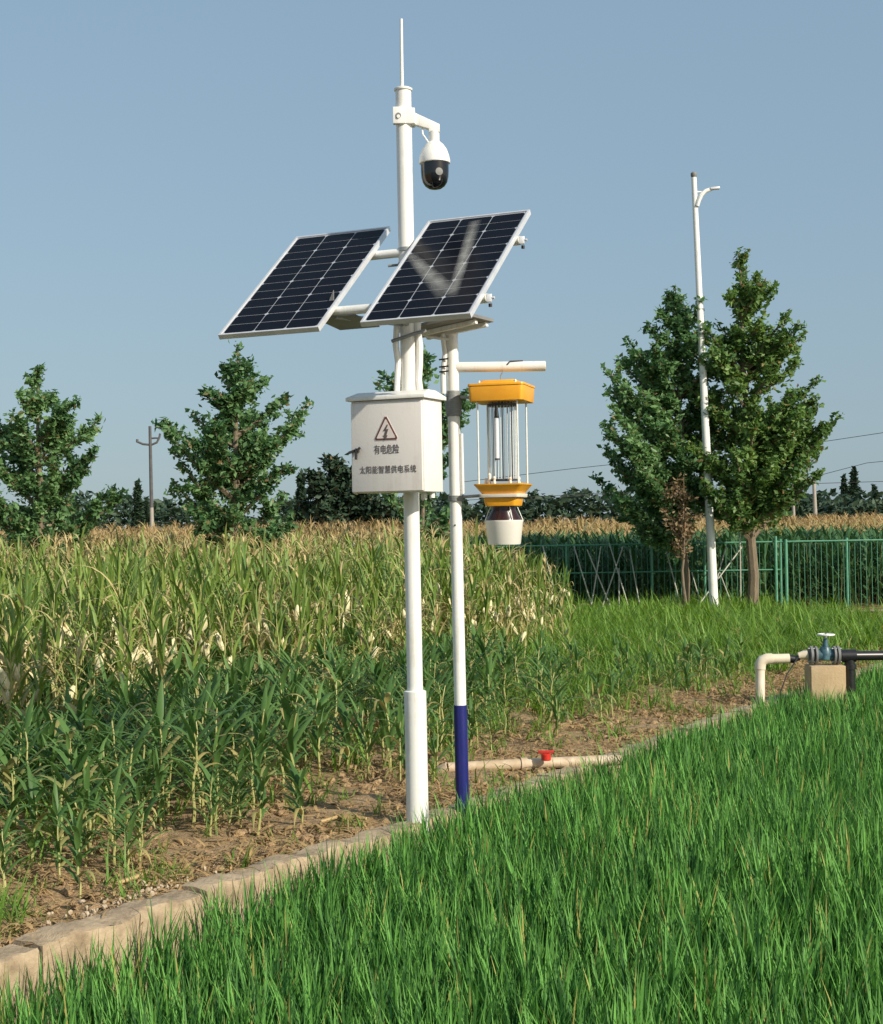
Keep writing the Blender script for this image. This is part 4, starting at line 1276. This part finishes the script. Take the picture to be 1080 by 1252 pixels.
scatter('straw_field', [p for p, _ in pts], [(0, 0, ru(0, 6.28)) for _ in pts], [q for _, q in pts], [random.randrange(5) for _ in pts], [d['whole'] for d in drytop], 'stuff', 'straw coloured ripe maize field reaching to the far trees')

# rice
def rice_clump(seed, n=18, h=0.425):
    random.seed(seed)
    b2 = Blades()
    for _ in range(n):
        az = ru(0, 6.28)
        p = Vector((random.gauss(0, 0.028), random.gauss(0, 0.028), 0))
        b2.blade(p, az, h * ru(0.82, 1.14), ru(0.0105, 0.0155), R(ru(77, 91)), ru(0.05, 0.55), 5, 0, ru(-0.1, 1.0), 0.0 if random.random() > 0.035 else 0.75, ru(-0.4, 0.4), lambda u: (0.7 + 0.3 * min(1, 3 * u)) * (1 - u ** 3), 0.04)
    return b2.mesh('rice_clump', 'rice')
clumps = [rice_clump(900 + i) for i in range(10)]
random.seed(33)
pts, rots, scl = [], [], []
s = -9.5
while s < 24:
    t_ = -0.19
    while t_ > -20:
        step = 0.142 if s < 8 else 0.16
        q = st(s + ru(-0.05, 0.05), t_ + ru(-0.05, 0.05), -0.36)
        t_ -= step
        gap = 0.15 + max(0, min(0.11, (-0.8 - s) * 0.05)) - 0.022 * max(0, -s)
        if -to_st(q.x, q.y)[1] < gap: continue
        if not inframe(q, 950) or q.y < 2.6: continue
        big = 0.5 + 0.5 * math.sin(q.x * 1.3 + 0.6 * q.y) * math.sin(0.9 * q.y)
        pts.append(q); rots.append((ru(-0.12, 0.12), ru(-0.12, 0.12), ru(0, 6.28))); scl.append(ru(0.85, 1.15) * (0.94 + 0.12 * big) * (1.0 + 0.24 * max(0, min(1, (s + 2.2) / 2.0))))
    s += 0.142 if s < 8 else 0.16
scatter('rice', pts, rots, scl, [random.randrange(10) for _ in pts], clumps, 'stuff', 'bright green young rice filling the paddy in front of the kerb')

# weedy grass between the soil and the fence
def weed_clump(seed, n, h, dry, broad=0.012):
    random.seed(seed)
    b2 = Blades()
    for _ in range(n):
        p = Vector((random.gauss(0, 0.07), random.gauss(0, 0.07), -0.02))
        b2.blade(p, ru(0, 6.28), h * ru(0.5, 1.25), broad * ru(0.7, 1.5), R(ru(45, 88)), ru(0.3, 1.6), 4, 0, ru(0.1, 0.95), ru(0.6, 1) if random.random() < dry else 0.0, ru(-0.6, 0.6), None, 0.3 * dry)
    return b2.mesh('weed_clump', 'weed')
weeds = [weed_clump(1200 + i, 20, 0.34, 0.05) for i in range(5)] + [weed_clump(1300 + i, 12, 0.26, 0.35) for i in range(4)] + [weed_clump(1400 + i, 14, 0.5, 0.08, 0.02) for i in range(3)]
random.seed(41)
pts, rots, scl, ids = [], [], [], []
for _ in range(33000):
    s, t_ = ru(-8, 36), ru(0.2, 15)
    p = st(s, t_)
    if p.y > YF + 0.4 or not inframe(p, 420): continue
    px, py, _z = proj(p)
    if s < 13.6 + 1.75 * (t_ - 5.2) and t_ > 5.6: 
        if random.random() > 0.12: continue
    if px > 940 and p.y > 29.6 and random.random() > 0.08: continue
    if px > 1030 and p.y > 25.5 and random.random() > 0.25: continue
    green = 0.0
    if px > 520:
        # bare soil near the kerb, closing into grass with distance from it
        green = max(0, min(1, (t_ - 1.0) / 1.7)) if s < 11 else max(0, min(1, (t_ - 0.15 - max(0, (15 - s) * 0.22)) / 0.9))
        green = max(green, 0.13)
    else:
        green = 0.16 + 0.40 * max(0, min(1, (t_ - 1.6) / 3))
    if random.random() > green: continue
    pts.append((p.x, p.y, 0.0)); rots.append((ru(-0.1, 0.1), ru(-0.1, 0.1), ru(0, 6.28)))
    far = min(1, max(0, (p.y - 15) / 10))
    r_ = random.random()
    ids.append(random.randrange(5) if r_ < 0.35 + 0.5 * far else (5 + random.randrange(4) if r_ < 0.85 else 9 + random.randrange(3)))
    scl.append(ru(0.7, 1.15) * (0.8 + 0.45 * far))
scatter('weedy_grass', pts, rots, scl, ids, weeds, 'stuff', 'rough green grass between the bare soil and the fence')

# dry litter and clods on the bare soil
def litter(seed, n=9):
    random.seed(seed)
    b2 = Blades()
    for _ in range(n):
        p = Vector((ru(-0.12, 0.12), ru(-0.12, 0.12), ru(0.005, 0.03)))
        b2.blade(p, ru(0, 6.28), ru(0.04, 0.15), ru(0.006, 0.018), R(ru(-4, 28)), ru(0.2, 1.2), 4, 0, 0.5, ru(0.75, 1), ru(-0.9, 0.9))
    return b2.mesh('litter', 'litterleaf')
lit = [litter(1500 + i) for i in range(7)]
def clod(seed, r_, material):
    random.seed(seed)
    me = bpy.data.meshes.new('clod')
    bm = bmesh.new()
    bmesh.ops.create_icosphere(bm, subdivisions=2, radius=r_)
    for v in bm.verts:
        v.co *= 1 + ru(-0.22, 0.22)
        v.co.z *= 0.65
    bm.to_mesh(me); bm.free()
    me.materials.append(M[material])
    return me
clods = [clod(1600 + i, 0.03, 'soil') for i in range(4)]
random.seed(55)
pts, rots, scl, ids = [], [], [], []
for _ in range(6500):
    s, t_ = ru(-6, 16), 0.2 + 4.5 * random.random() ** 1.6
    p = st(s, t_)
    if not inframe(p, 300): continue
    pts.append((p.x, p.y, 0.0)); rots.append((ru(-0.15, 0.15), ru(-0.15, 0.15), ru(0, 6.28))); scl.append(ru(0.5, 1.7)); ids.append(random.randrange(7) if random.random() < 0.5 else 7 + random.randrange(4))
for hx_, hy_, hw_ in HEAPS:
    for _ in range(130):
        a_, r_ = ru(0, 6.28), hw_ * math.sqrt(random.random())
        pts.append((hx_ + r_ * math.cos(a_), hy_ + r_ * math.sin(a_), 0.24 * (1 - (r_ / hw_) ** 2) * ru(0.5, 1))); rots.append((ru(-0.5, 0.5), ru(-0.5, 0.5), ru(0, 6.28))); scl.append(ru(0.6, 1.3)); ids.append(random.randrange(7))
scatter('dry_litter', pts, rots, scl, ids, lit + clods, 'stuff', 'dry stalks and clods scattered on the bare soil')

# pale rubble beside the broken kerb joint
peb = [clod(1700 + i, 0.022, 'pebble') for i in range(5)]
random.seed(66)
pts = []
for _ in range(60):
    q = st(-2.0 + random.gauss(0, 0.30), 0.22 + abs(random.gauss(0, 0.10)))
    pts.append((q.x, q.y, 0.02 + ru(0, 0.025)))
scatter('rubble', pts, [(ru(0, 3), ru(0, 3), ru(0, 6)) for _ in pts], [ru(0.25, 0.85) for _ in pts], [random.randrange(5) for _ in pts], peb, 'stuff', 'pale broken rubble by the kerb joint')

# old stalks lying on the soil strip
for lab, pts_ in (('pale broken maize stalk lying across the soil beside the rubble', ((143, 1080), (165, 1073), (182, 1066), (190, 1068), (207, 1079))),
                  ('short dry maize stalk lying on the soil left of the white pole foot', ((392, 1005), (415, 998), (448, 1001)))):
    q = [gnd(x, y, 0.045) for x, y in pts_]
    o = part('fallen_stalk', MB().tube([p - q[0] for p in q], [0.012, 0.013, 0.012, 0.010, 0.006][:len(q)], 7), 'straw')
    o.location = q[0]
    tag(o, lab, 'maize stalk')
